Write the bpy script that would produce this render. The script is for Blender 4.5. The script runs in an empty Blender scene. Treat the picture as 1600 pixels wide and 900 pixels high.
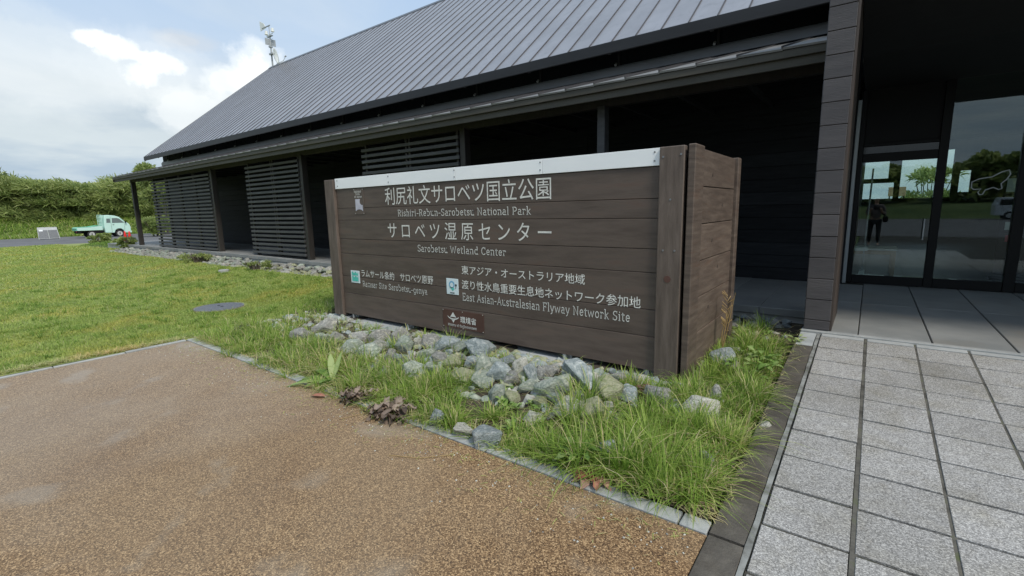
import bpy, bmesh, math, random
import numpy as np
from mathutils import Vector, Matrix, noise
from math import radians, sin, cos, pi, sqrt

SC = bpy.context.scene
COL = SC.collection

# ------------------------------------------------------------------ camera
YAW, PITCH, ROLL, FPX = 0.646567, -0.164162, -0.0213544, 739.88
C0 = Vector((0, 0, 1.5))
cy_, sy_, cp_, sp_ = cos(YAW), sin(YAW), cos(PITCH), sin(PITCH)
fw = Vector((-sy_*cp_, cy_*cp_, sp_)); rt = Vector((cy_, sy_, 0)); up = rt.cross(fw)
r_ = rt*cos(ROLL) + up*sin(ROLL); u_ = -rt*sin(ROLL) + up*cos(ROLL)
cam = bpy.data.cameras.new("camera"); camo = bpy.data.objects.new("camera", cam); COL.objects.link(camo)
camo.matrix_world = Matrix(((r_.x, u_.x, -fw.x, C0.x), (r_.y, u_.y, -fw.y, C0.y), (r_.z, u_.z, -fw.z, C0.z), (0, 0, 0, 1)))
cam.sensor_width = 36; cam.lens = FPX/1600*36; cam.clip_start = 0.05; cam.clip_end = 3000
SC.camera = camo

# ------------------------------------------------------------------ world, sun, exposure
SUN_EL, SUN_AZ = radians(50), radians(110)      # azimuth clockwise from +Y: the sun stands over +X
W = bpy.data.worlds.new("World"); SC.world = W; W.use_nodes = True
nt = W.node_tree; nt.nodes.clear()
def N(t, typ, **kw):
    n = t.nodes.new(typ)
    for k, v in kw.items(): setattr(n, k, v)
    return n
out = N(nt, 'ShaderNodeOutputWorld'); bg = N(nt, 'ShaderNodeBackground'); bg.inputs[1].default_value = 0.092
sky = N(nt, 'ShaderNodeTexSky', sky_type='NISHITA', sun_disc=False, sun_elevation=SUN_EL, sun_rotation=SUN_AZ)
sky.dust_density = 2.0; sky.air_density = 1.0
tc = N(nt, 'ShaderNodeTexCoord')
def vmath(t, op, a, b=None):
    n = N(t, 'ShaderNodeVectorMath', operation=op)
    for i, v in enumerate((a, b)):
        if v is None: continue
        if isinstance(v, (tuple, list)): n.inputs[i].default_value = v
        else: t.links.new(v, n.inputs[i])
    return n
def fmath(t, op, a, b=None, c=None, clamp=False):
    n = N(t, 'ShaderNodeMath', operation=op); n.use_clamp = clamp
    for i, v in enumerate((a, b, c)):
        if v is None: continue
        if isinstance(v, (int, float)): n.inputs[i].default_value = v
        else: t.links.new(v, n.inputs[i])
    return n.outputs[0]
def ramp(t, fac, stops, interp='LINEAR'):
    n = N(t, 'ShaderNodeValToRGB'); n.color_ramp.interpolation = interp
    el = n.color_ramp.elements
    while len(el) < len(stops): el.new(0.5)
    for e, (p, c) in zip(el, stops):
        e.position = p; e.color = (c[0], c[1], c[2], 1) if isinstance(c, (tuple, list)) else (c, c, c, 1)
    t.links.new(fac, n.inputs[0]); return n.outputs[0]
def mixc(t, fac, a, b, mode='MIX'):
    n = N(t, 'ShaderNodeMix', data_type='RGBA', blend_type=mode)
    for i, v in ((0, fac), (6, a), (7, b)):
        if isinstance(v, (int, float)): n.inputs[i].default_value = v
        elif isinstance(v, (tuple, list)): n.inputs[i].default_value = (v[0], v[1], v[2], 1)
        else: t.links.new(v, n.inputs[i])
    return n.outputs[2]
def noisef(t, vec, scale, detail=5, rough=.55, dist=0.0):
    n = N(t, 'ShaderNodeTexNoise'); n.inputs['Scale'].default_value = scale; n.inputs['Detail'].default_value = detail
    n.inputs['Roughness'].default_value = rough; n.inputs['Distortion'].default_value = dist
    if vec is not None: t.links.new(vec, n.inputs['Vector'])
    return n.outputs['Fac']
d0 = tc.outputs['Generated']
sep = N(nt, 'ShaderNodeSeparateXYZ'); nt.links.new(d0, sep.inputs[0])
zz = fmath(nt, 'ADD', fmath(nt, 'MAXIMUM', sep.outputs[2], 0.0), 0.16)
comb = N(nt, 'ShaderNodeCombineXYZ')
nt.links.new(fmath(nt, 'DIVIDE', sep.outputs[0], zz), comb.inputs[0]); nt.links.new(fmath(nt, 'DIVIDE', sep.outputs[1], zz), comb.inputs[1])
cl = noisef(nt, comb.outputs[0], 0.55, 7, .55, .3)
cov = ramp(nt, cl, [(0.50, 0.0), (0.78, .75)])
horiz = ramp(nt, sep.outputs[2], [(0.0, 1.0), (0.20, 0.95), (0.28, 0.30), (0.40, 0.0), (0.6, 0.2)])
cov2 = fmath(nt, 'MAXIMUM', cov, horiz)
tone = noisef(nt, comb.outputs[0], 0.9, 6, .6, .6)
ccol = ramp(nt, tone, [(0.32, (4.6, 5.3, 5.9)), (0.5, (5.6, 6.3, 6.7)), (0.68, (7.2, 7.6, 7.8))])
# the blue-grey bank low over the horizon
lowb = ramp(nt, sep.outputs[2], [(0.0, 1.0), (0.10, 0.85), (0.2, 0.25), (0.3, 0.0)])
n2 = noisef(nt, vmath(nt, 'MULTIPLY', d0, (2.0, 2.0, 9.0)).outputs[0], 2.2, 5, .55)
lcol = ramp(nt, n2, [(0.38, (3.7, 4.7, 5.7)), (0.58, (5.9, 6.6, 6.9))])
ccol2 = mixc(nt, lowb, ccol, lcol)
skyc = mixc(nt, 0.72, mixc(nt, 1.0, sky.outputs[0], (1, 1, 1), 'MULTIPLY'), (4.8, 6.4, 8.5))
base = mixc(nt, cov2, skyc, ccol2)
# cumulus heads: soft lobes around fixed directions, edges broken by noise
def lobe(base, d, size, amp, col, nscale=7.0):
    wob = noisef(nt, d0, nscale, 6, .62)
    dd = vmath(nt, 'SUBTRACT', d0, tuple(d)).outputs[0]
    sc = vmath(nt, 'MULTIPLY', dd, (1/size[0], 1/size[0], 1/size[1])).outputs[0]
    ln = vmath(nt, 'LENGTH', sc).outputs['Value']
    v = fmath(nt, 'ADD', ln, fmath(nt, 'MULTIPLY', fmath(nt, 'SUBTRACT', wob, 0.5), -2.6))
    m = ramp(nt, fmath(nt, 'MULTIPLY', v, .6), [(0.26, amp), (0.40, amp*.6), (0.66, 0.0)], 'EASE')
    return mixc(nt, m, base, col)
def pdir(x, y):
    v = fw + r_*((x-800)/FPX) + u_*((450-y)/FPX); v.normalize(); return v
# constants below are world directions of the cloud heads seen over the far hedge
WING = [(-0.937, 0.238, 0.262), (-0.931, 0.262, 0.252), (-0.922, 0.305, 0.240), (-0.932, 0.284, 0.225)]
CUM = [(-0.867, 0.431, 0.251), (-0.890, 0.385, 0.225), (-0.920, 0.345, 0.170)]
WH = (10.3, 10.5, 10.5)
for d_, sz, amp, col, ns in (
    ((-0.898, 0.340, 0.278), (.05, .018), 1.0, (5.6, 6.2, 6.9), 5),          # small grey cloud
    ((-0.960, 0.185, 0.215), (.14, .075), .45, (7.6, 8.1, 8.3), 4),
    (WING[0], (.032, .012), 1.0, WH, 16), (WING[1], (.034, .020), 1.0, WH, 16), (WING[2], (.034, .016), 1.0, WH, 16), (WING[3], (.028, .022), .85, WH, 16), ((-0.9275, 0.283, 0.246), (.03, .012), 1.0, WH, 16), ((-0.925, 0.29, 0.235), (.10, .055), .35, (8.6, 9.0, 9.2), 5),
    (CUM[0], (.055, .045), .85, (9.4, 9.7, 9.7), 9), (CUM[1], (.05, .035), .7, (9.2, 9.5, 9.5), 9), (CUM[2], (.09, .035), .6, (8.8, 9.1, 9.1), 8)):
    base = lobe(base, d_, sz, amp, col, ns)
nt.links.new(base, bg.inputs[0]); nt.links.new(bg.outputs[0], out.inputs[0])

sl = bpy.data.lights.new("sun", 'SUN'); sl.energy = 2.3; sl.angle = radians(12); sl.color = (1.0, 0.93, 0.82)
so = bpy.data.objects.new("sun", sl); COL.objects.link(so); so.location = (10, 0, 20)
sd = Vector((sin(SUN_AZ)*cos(SUN_EL), cos(SUN_AZ)*cos(SUN_EL), sin(SUN_EL)))
so.rotation_euler = sd.to_track_quat('Z', 'Y').to_euler()
SC.view_settings.view_transform = 'Standard'; SC.view_settings.look = 'None'
SC.view_settings.exposure = 0.38; SC.view_settings.gamma = 1.0
SC.cycles.max_bounces = 8; SC.cycles.transparent_max_bounces = 12

# ------------------------------------------------------------------ materials
def base_mat(name):
    m = bpy.data.materials.new(name); m.use_nodes = True; t = m.node_tree
    b = t.nodes['Principled BSDF']; return m, t, b
def ocoord(t, stretch=(1, 1, 1), rnd=40.0, world=False):
    if world:
        g = N(t, 'ShaderNodeNewGeometry'); v = g.outputs['Position']
    else:
        c = N(t, 'ShaderNodeTexCoord'); v = c.outputs['Object']
    v = vmath(t, 'MULTIPLY', v, stretch).outputs[0]
    oi = N(t, 'ShaderNodeObjectInfo')
    if rnd:
        r = fmath(t, 'MULTIPLY', oi.outputs['Random'], rnd)
        cb = N(t, 'ShaderNodeCombineXYZ'); [t.links.new(r, cb.inputs[i]) for i in range(3)]
        v = vmath(t, 'ADD', v, cb.outputs[0]).outputs[0]
    return v, oi.outputs['Random']
def pm(name, stops, scale=5, stretch=(1, 1, 1), rough=.8, bump=.15, bscale=None, metal=0.0, detail=6, vary=.15,
       spec=.5, world=False, dist=0.0, second=None, bdist=.01):
    """noise -> colour ramp, brightness varied per object, bump from a finer noise.
    second=(scale, colour, lo, hi): a layer of patches on top"""
    m, t, b = base_mat(name)
    v, rnd = ocoord(t, stretch, 0 if world else 40.0, world)
    c = ramp(t, noisef(t, v, scale, detail, .6, dist), stops)
    if second:
        f = ramp(t, noisef(t, v, second[0], 5, .6), [(second[2], 0.0), (second[3], 1.0)])
        c = mixc(t, f, c, second[1])
    if vary:
        k = fmath(t, 'MULTIPLY_ADD', rnd, 2*vary, 1-vary)
        cb = N(t, 'ShaderNodeCombineXYZ'); [t.links.new(k, cb.inputs[i]) for i in range(3)]
        c = mixc(t, 1.0, c, cb.outputs[0], 'MULTIPLY')
    t.links.new(c, b.inputs['Base Color'])
    b.inputs['Roughness'].default_value = rough; b.inputs['Metallic'].default_value = metal
    b.inputs['Specular IOR Level'].default_value = spec
    if bump:
        bn = N(t, 'ShaderNodeBump'); bn.inputs['Strength'].default_value = bump; bn.inputs['Distance'].default_value = bdist
        t.links.new(noisef(t, v, bscale or scale*4, 4, .6), bn.inputs['Height']); t.links.new(bn.outputs[0], b.inputs['Normal'])
    return m
def speckle(name, cols, cell, patches, rough=.85, bump=.5, bdist=.004, world=True, vary=0.0, joint=None):
    """exposed aggregate: voronoi cells coloured at random, larger stains over it"""
    m, t, b = base_mat(name)
    v, rnd = ocoord(t, (1, 1, 1), 0 if world else 40.0, world)
    vo = N(t, 'ShaderNodeTexVoronoi', feature='F1'); vo.inputs['Scale'].default_value = cell; t.links.new(v, vo.inputs['Vector'])
    s = N(t, 'ShaderNodeSeparateColor'); t.links.new(vo.outputs['Color'], s.inputs[0])
    c = ramp(t, s.outputs[0], cols)
    for (sc, col, lo, hi, amp) in patches:
        f = ramp(t, noisef(t, v, sc, 5, .6, .4), [(lo, 0.0), (hi, amp)])
        c = mixc(t, f, c, col, 'MULTIPLY')
    if vary:
        k = fmath(t, 'MULTIPLY_ADD', rnd, 2*vary, 1-vary)
        cb = N(t, 'ShaderNodeCombineXYZ'); [t.links.new(k, cb.inputs[i]) for i in range(3)]
        c = mixc(t, 1.0, c, cb.outputs[0], 'MULTIPLY')
    t.links.new(c, b.inputs['Base Color']); b.inputs['Roughness'].default_value = rough
    bn = N(t, 'ShaderNodeBump'); bn.inputs['Strength'].default_value = bump; bn.inputs['Distance'].default_value = bdist
    bn.invert = True
    t.links.new(vo.outputs['Distance'], bn.inputs['Height']); t.links.new(bn.outputs[0], b.inputs['Normal'])
    return m
def leafmat(name, stops, patch=None, trans=.35, rough=.55, shade=None):
    m, t, b = base_mat(name)
    a = N(t, 'ShaderNodeAttribute', attribute_name='v')
    c = ramp(t, a.outputs['Fac'], stops)
    if patch:
        g = N(t, 'ShaderNodeNewGeometry')
        f = ramp(t, noisef(t, g.outputs['Position'], patch[0], 4, .6), [(patch[2], 0.0), (patch[3], 1.0)])
        c = mixc(t, f, c, patch[1], 'MULTIPLY')
    t.links.new(c, b.inputs['Base Color']); b.inputs['Roughness'].default_value = rough
    b.inputs['Specular IOR Level'].default_value = .3
    tr = N(t, 'ShaderNodeBsdfTranslucent'); t.links.new(c, tr.inputs[0])
    mx = N(t, 'ShaderNodeMixShader'); mx.inputs[0].default_value = trans
    t.links.new(b.outputs[0], mx.inputs[1]); t.links.new(tr.outputs[0], mx.inputs[2])
    t.links.new(mx.outputs[0], t.nodes['Material Output'].inputs[0])
    return m
def flat(name, col, rough=.5, metal=0.0, spec=.5):
    return pm(name, [(0.3, tuple(x*.9 for x in col)), (0.7, col)], 3, rough=rough, metal=metal, bump=0, vary=.03, spec=spec)

M = {}
M['sign_wood'] = pm('sign_wood', [(0.28, (.066, .048, .038)), (0.52, (.096, .073, .059)), (0.74, (.125, .097, .080))], 2.2, (1, 1, 7), rough=.6, bump=.12, bscale=18,
                    vary=.16, second=(2.2, (.098, .062, .046), .55, .75))
M['sign_wood_up'] = pm('sign_wood_up', [(0.30, (.070, .053, .042)), (0.52, (.105, .081, .066)), (0.72, (.14, .11, .092))], 3.0, (7, 7, 1), rough=.65, bump=.25, bscale=18, vary=.1)
M['sign_side'] = pm('sign_side', [(0.30, (.070, .050, .039)), (0.52, (.105, .078, .061)), (0.72, (.15, .115, .09))], 3.0, (1, 1, 9), rough=.65, bump=.25, bscale=18, vary=.12,
                    second=(2.0, (.10, .055, .035), .58, .8))
M['white_board'] = pm('white_board', [(0.3, (.80, .84, .86)), (0.7, (.86, .89, .90))], 2, (1, 1, 4), rough=.35, bump=0, vary=.02)
M['letter'] = pm('letter_white', [(0.35, (.55, .56, .52)), (0.65, (.72, .72, .68))], 30, rough=.6, bump=0, vary=0)
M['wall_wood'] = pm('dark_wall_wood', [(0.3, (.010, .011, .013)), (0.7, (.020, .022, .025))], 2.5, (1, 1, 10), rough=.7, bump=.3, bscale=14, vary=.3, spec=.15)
M['slat_wood'] = pm('slat_wood', [(0.3, (.040, .041, .044)), (0.7, (.070, .071, .074))], 2.5, (1, 6, 6), rough=.6, bump=.2, bscale=14, vary=.15)
M['post_wood'] = pm('post_wood', [(0.3, (.020, .018, .016)), (0.7, (.038, .032, .028))], 2.5, (8, 8, 1), rough=.6, bump=.2, bscale=14, vary=.15)
M['pillar_wood'] = pm('pillar_wood', [(0.3, (.050, .047, .050)), (0.7, (.078, .072, .074))], 2.0, (1, 1, 7), rough=.6, bump=.3, bscale=20, vary=.14)
M['pillar_core'] = pm('pillar_core', [(0.3, (.045, .034, .028)), (0.7, (.07, .052, .042))], 2.0, (7, 7, 1), rough=.6, bump=.2, vary=.05)
M['fascia'] = pm('canopy_fascia', [(0.3, (.040, .037, .027)), (0.7, (.066, .060, .045))], 1.5, (1, 4, 6), rough=.6, bump=.15, vary=.05)
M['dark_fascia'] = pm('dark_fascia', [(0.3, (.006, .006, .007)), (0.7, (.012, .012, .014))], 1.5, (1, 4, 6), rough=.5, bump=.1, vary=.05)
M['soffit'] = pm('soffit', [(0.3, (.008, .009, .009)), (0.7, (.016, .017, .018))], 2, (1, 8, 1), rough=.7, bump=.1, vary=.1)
M['black_soffit'] = pm('black_soffit', [(0.3, (.004, .0045, .0045)), (0.7, (.007, .0075, .0075))], 2, (1, 8, 1), rough=.7, bump=.1, vary=.1)  # darker tint than soffit, puts the entrance recess's shade into the colour
M['roof'] = pm('roof_metal', [(0.3, (.37, .355, .36)), (0.7, (.47, .45, .455))], 1.1, (1, 1, 1), rough=.36, bump=.35, bscale=2.2, metal=.75, vary=.05, bdist=.03,
               second=(6, (.33, .32, .32), .55, .8))
M['seam'] = flat('roof_seam', (.075, .073, .078), .5, .3)
M['canopy_metal'] = pm('canopy_metal', [(0.3, (.14, .14, .135)), (0.7, (.21, .21, .20))], 2, rough=.5, metal=.2, bump=.1, vary=.08)
M['flashing'] = pm('flashing', [(0.3, (.085, .09, .10)), (0.7, (.11, .115, .125))], 1.2, (1, 1, 3), rough=.35, metal=.4, bump=.1, vary=.04)
M['slab'] = pm('terrace_slab', [(0.3, (.17, .18, .18)), (0.7, (.26, .265, .26))], 1.6, (1, 1, 1), rough=.55, bump=.15, bscale=60, vary=.10, second=(.9, (.22, .20, .17), .55, .75))
M['joint'] = pm('joint_dirt', [(0.3, (.022, .021, .018)), (0.55, (.055, .052, .044)), (0.75, (.05, .06, .025))], 6, rough=.95, bump=.5, vary=0, world=True)
M['tile'] = speckle('pebble_tile', [(0.0, (.155, .153, .148)), (0.35, (.26, .256, .25)), (0.7, (.355, .35, .34)), (1.0, (.54, .535, .515))], 215,
                    [(1.2, (.78, .77, .74), .45, .65, .9), (5, (.88, .86, .80), .48, .7, .9), (14, (.86, .84, .80), .55, .7, .8)], rough=.75, vary=.09, bump=.3)
M['path'] = speckle('aggregate_path', [(0.0, (.05, .028, .013)), (0.30, (.155, .096, .048)), (0.7, (.29, .195, .11)), (1.0, (.60, .45, .28))], 185,
                    [], rough=.8, bump=.6)
M['kerb'] = pm('kerb_concrete', [(0.3, (.27, .285, .285)), (0.7, (.40, .41, .40))], 5, rough=.8, bump=.3, bscale=40, vary=.08, second=(3, (.25, .22, .18), .58, .75))
M['strip'] = pm('dark_stone_strip', [(0.28, (.055, .048, .040)), (0.5, (.085, .076, .064)), (0.72, (.14, .126, .105))], 7, rough=.75, bump=.5, bscale=70, vary=.10, detail=9, second=(2.6, (.055, .045, .033), .50, .70))
M['footing'] = pm('footing', [(0.3, (.26, .28, .29)), (0.7, (.42, .44, .44))], 4, rough=.8, bump=.4, vary=0)
M['joint_fill'] = pm('joint_fill', [(0.35, (.045, .043, .036)), (0.55, (.11, .105, .09)), (0.7, (.085, .10, .045))], 9, (1, 1, 1), rough=.95, bump=.5, bscale=60, vary=0, world=True)
M['mortar'] = pm('mortar', [(0.35, (.10, .10, .09)), (0.6, (.26, .27, .26))], 9, rough=.9, bump=.5, bscale=40, vary=0)
M['tan_soil'] = pm('tan_soil', [(0.3, (.16, .13, .085)), (0.7, (.28, .23, .15))], 9, rough=.95, bump=.5, vary=0)
M['truck_glass'] = flat('truck_glass', (.16, .20, .20), .12)  # pale base colour paints the sky's reflection into the panes
M['soil'] = pm('soil', [(0.3, (.030, .024, .017)), (0.6, (.065, .052, .036)), (0.8, (.10, .082, .055))], 14, rough=.95, bump=.8, bscale=40, vary=0, world=True, bdist=.02)
M['lawn'] = pm('lawn_ground', [(0.30, (.15, .19, .05)), (0.5, (.24, .285, .09)), (0.7, (.34, .36, .14))], 1.4, rough=.95, bump=.6, bscale=30, vary=0, world=True, detail=10, bdist=.03,
               second=(.8, (.36, .34, .15), .52, .70))
M['field'] = pm('field', [(0.3, (.045, .085, .018)), (0.7, (.10, .14, .035))], .6, rough=.95, bump=.6, bscale=6, vary=0, world=True, detail=9, bdist=.1)
M['asphalt'] = pm('asphalt', [(0.3, (.10, .10, .105)), (0.7, (.16, .16, .165))], .7, rough=.85, bump=.3, bscale=60, vary=0, world=True)
M['concrete_pale'] = pm('concrete_pale', [(0.3, (.26, .26, .24)), (0.7, (.38, .37, .35))], 1.5, rough=.85, bump=.2, vary=0, world=True)
for nm, a, b_, sec in (('rock_green', (.17, .205, .17), (.34, .38, .32), (.48, .50, .43)), ('rock_blue', (.15, .185, .19), (.31, .35, .355), (.44, .47, .46)),
                  ('rock_grey', (.16, .165, .155), (.34, .34, .315), (.50, .49, .44)), ('rock_pale', (.36, .36, .31), (.60, .59, .53), (.24, .25, .19)),
                  ('rock_red', (.13, .06, .045), (.26, .14, .10), (.30, .24, .2)), ('rock_moss', (.20, .215, .13), (.38, .38, .26), (.19, .225, .10))):
    M[nm] = pm(nm, [(0.3, a), (0.7, b_)], 14, rough=.88, bump=.9, bscale=22, vary=.2, second=(8, sec, .50, .68), bdist=.02, detail=10)
GR = [(0.0, (.10, .19, .035)), (0.35, (.24, .37, .065)), (0.62, (.42, .55, .13)), (0.82, (.60, .64, .24)), (0.93, (.72, .60, .34)), (1.0, (.76, .66, .44))]
M['grass'] = leafmat('grass_blade', GR, (1.8, (.80, .88, .8), .45, .7), .5)
M['lawngrass'] = leafmat('lawn_blade', [(0.0, (.18, .26, .05)), (0.4, (.33, .44, .10)), (0.75, (.46, .54, .17)), (0.92, (.54, .52, .25)), (1.0, (.64, .55, .34))], (1.0, (1.28, 1.02, .95), .46, .64), .42)
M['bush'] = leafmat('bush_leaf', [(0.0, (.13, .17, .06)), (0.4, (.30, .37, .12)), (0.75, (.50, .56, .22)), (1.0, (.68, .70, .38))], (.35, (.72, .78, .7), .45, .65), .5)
M['broadleaf'] = leafmat('broad_leaf', [(0.0, (.10, .19, .04)), (0.6, (.20, .33, .08)), (1.0, (.38, .46, .2))], None, .3)
M['redleaf'] = leafmat('red_leaf', [(0.0, (.28, .07, .05)), (0.6, (.45, .20, .14)), (1.0, (.55, .34, .26))], None, .2)
M['deadleaf'] = leafmat('dead_leaf', [(0.0, (.07, .052, .038)), (0.6, (.18, .135, .105)), (1.0, (.38, .30, .24))], None, .1)
M['straw'] = leafmat('straw', [(0.0, (.40, .28, .12)), (1.0, (.62, .50, .28))], None, .2)
M['bark'] = pm('bark', [(0.3, (.05, .04, .03)), (0.7, (.10, .085, .065))], 6, rough=.9, bump=.5, vary=.1)
M['iron'] = pm('cast_iron', [(0.3, (.16, .17, .19)), (0.7, (.27, .28, .30))], 20, rough=.5, metal=.3, bump=.3, vary=0)
M['metal'] = pm('galvanised', [(0.3, (.32, .34, .35)), (0.7, (.48, .50, .50))], 6, rough=.45, metal=.4, bump=.05, vary=.05)
M['mesh_grey'] = pm('cage_mesh', [(0.4, (.10, .11, .12)), (0.6, (.22, .23, .24))], 60, rough=.7, bump=0, vary=.05)
M['board_white'] = flat('painted_white', (.88, .90, .86), .4)
M['screw'] = flat('screw', (.25, .26, .27), .4, .7)
M['screw_pale'] = flat('screw_pale', (.55, .55, .52), .4, .5)
M['mint'] = pm('mint_paint', [(0.3, (.50, .74, .66)), (0.7, (.58, .80, .72))], 2, rough=.28, bump=0, vary=0)
M['mint_deep'] = pm('deep_mint_paint', [(0.3, (.14, .50, .35)), (0.7, (.20, .58, .42))], 2, rough=.4, bump=0, vary=0)
M['car_white'] = flat('car_white', (.75, .77, .78), .25)
M['tyre'] = flat('tyre_rubber', (.025, .025, .026), .8)
M['rim'] = flat('rim', (.62, .62, .60), .35, .3)
M['black'] = flat('black_plastic', (.009, .009, .010), .6, 0, .2)
M['cone'] = pm('cone_red', [(0.3, (.75, .03, .035)), (0.7, (.85, .05, .05))], 3, rough=.45, bump=0, vary=.05)
M['frame'] = flat('window_frame', (.006, .0065, .007), .5, 0, .2)
M['trim'] = flat('grey_trim', (.30, .33, .34), .4, .3)
M['plaque'] = pm('brown_plaque', [(0.3, (.07, .035, .028)), (0.7, (.10, .05, .04))], 3, rough=.4, bump=0, vary=0)
M['badge_white'] = flat('badge_white', (.66, .78, .82), .35)
M['badge_green'] = pm('badge_green', [(0.3, (.05, .42, .36)), (0.7, (.12, .58, .50))], 6, rough=.35, bump=0, vary=0)
M['badge_blue'] = flat('badge_blue', (.18, .42, .62), .35)
M['emblem'] = pm('emblem_grey', [(0.3, (.42, .42, .50)), (0.7, (.62, .62, .68))], 8, rough=.4, bump=0, vary=0)
M['pale_wood'] = pm('pale_wood', [(0.3, (.38, .27, .17)), (0.7, (.52, .38, .25))], 4, (1, 1, 6), rough=.5, bump=0, vary=.05)
M['interior'] = pm('interior_wall', [(0.3, (.10, .10, .09)), (0.7, (.14, .14, .125))], 2, rough=.8, bump=0, vary=0)
M['in_floor'] = pm('interior_floor', [(0.3, (.10, .10, .095)), (0.7, (.15, .15, .14))], 2, rough=.4, bump=0, vary=0)
M['white_plastic'] = flat('white_plastic', (.78, .80, .76), .4)
M['red_board'] = flat('red_board', (.6, .05, .08), .5)
M['skin'] = pm('skin', [(0.3, (.42, .26, .18)), (0.7, (.52, .33, .23))], 8, rough=.5, bump=0, vary=0)
M['hair'] = flat('hair', (.02, .017, .015), .5)
M['jacket'] = pm('jacket_cloth', [(0.3, (.10, .085, .085)), (0.7, (.17, .14, .14))], 12, rough=.9, bump=.2, vary=0)
M['trousers'] = pm('trouser_cloth', [(0.3, (.02, .02, .025)), (0.7, (.035, .035, .04))], 12, rough=.9, bump=.2, vary=0)
def glassmat(name, tint=(.84, .90, .885), refl=1.0):
    m = bpy.data.materials.new(name); m.use_nodes = True; t = m.node_tree; t.nodes.clear()
    o = N(t, 'ShaderNodeOutputMaterial'); tr = N(t, 'ShaderNodeBsdfTransparent'); tr.inputs[0].default_value = (*tint, 1)
    gl = N(t, 'ShaderNodeBsdfGlossy'); gl.inputs['Roughness'].default_value = 0.0; gl.inputs[0].default_value = (.9, .97, 1, 1)
    fr = N(t, 'ShaderNodeFresnel'); fr.inputs[0].default_value = 1.52
    f = fmath(t, 'MULTIPLY_ADD', fr.outputs[0], 1.25*refl, 0.012, clamp=True)
    mx = N(t, 'ShaderNodeMixShader'); t.links.new(f, mx.inputs[0]); t.links.new(tr.outputs[0], mx.inputs[1]); t.links.new(gl.outputs[0], mx.inputs[2])
    t.links.new(mx.outputs[0], o.inputs[0]); return m
M['glass'] = glassmat('window_glass')
M['dark_glass'] = pm('dark_glass', [(0.3, (.008, .010, .012)), (0.7, (.012, .014, .016))], 1, rough=.08, bump=.06, bscale=.8, vary=0, bdist=.05)

# path: large damp / dusty stains laid over the pebbles
def path_stains():
    t = M['path'].node_tree; b = t.nodes['Principled BSDF']
    src = b.inputs['Base Color'].links[0].from_socket
    g = N(t, 'ShaderNodeNewGeometry').outputs['Position']
    f1 = ramp(t, noisef(t, g, .55, 6, .62, .5), [(.44, 0.0), (.58, 1.0)])
    c = mixc(t, f1, src, mixc(t, .3, src, (.32, .27, .21)))
    f2 = ramp(t, noisef(t, g, 1.7, 4, .5, .2), [(.58, 0.0), (.68, .8)])
    c = mixc(t, f2, c, mixc(t, .6, c, (.34, .32, .29)))
    f3 = ramp(t, noisef(t, vmath(t, 'ADD', g, (9, 4, 2)).outputs[0], .8, 5, .6), [(.5, 0.0), (.75, .45)])
    c = mixc(t, f3, c, (.62, .52, .46), 'MULTIPLY')
    # the western part of the path is dusty and pale, the part by the bed darker and browner: an old pour line near x = -4
    sx = N(t, 'ShaderNodeSeparateXYZ'); t.links.new(g, sx.inputs[0])
    wob = fmath(t, 'MULTIPLY', fmath(t, 'SUBTRACT', noisef(t, g, 1.1, 6, .6), .5), 2.6)
    f4 = ramp(t, fmath(t, 'MULTIPLY_ADD', fmath(t, 'ADD', sx.outputs[0], wob), -.6, -1.8), [(.0, 0.0), (.9, .85)])
    c = mixc(t, f4, mixc(t, .75, c, (.88, .78, .62), 'MULTIPLY'), mixc(t, .35, c, (.335, .28, .22)))
    t.links.new(c, b.inputs['Base Color'])
path_stains()

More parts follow.
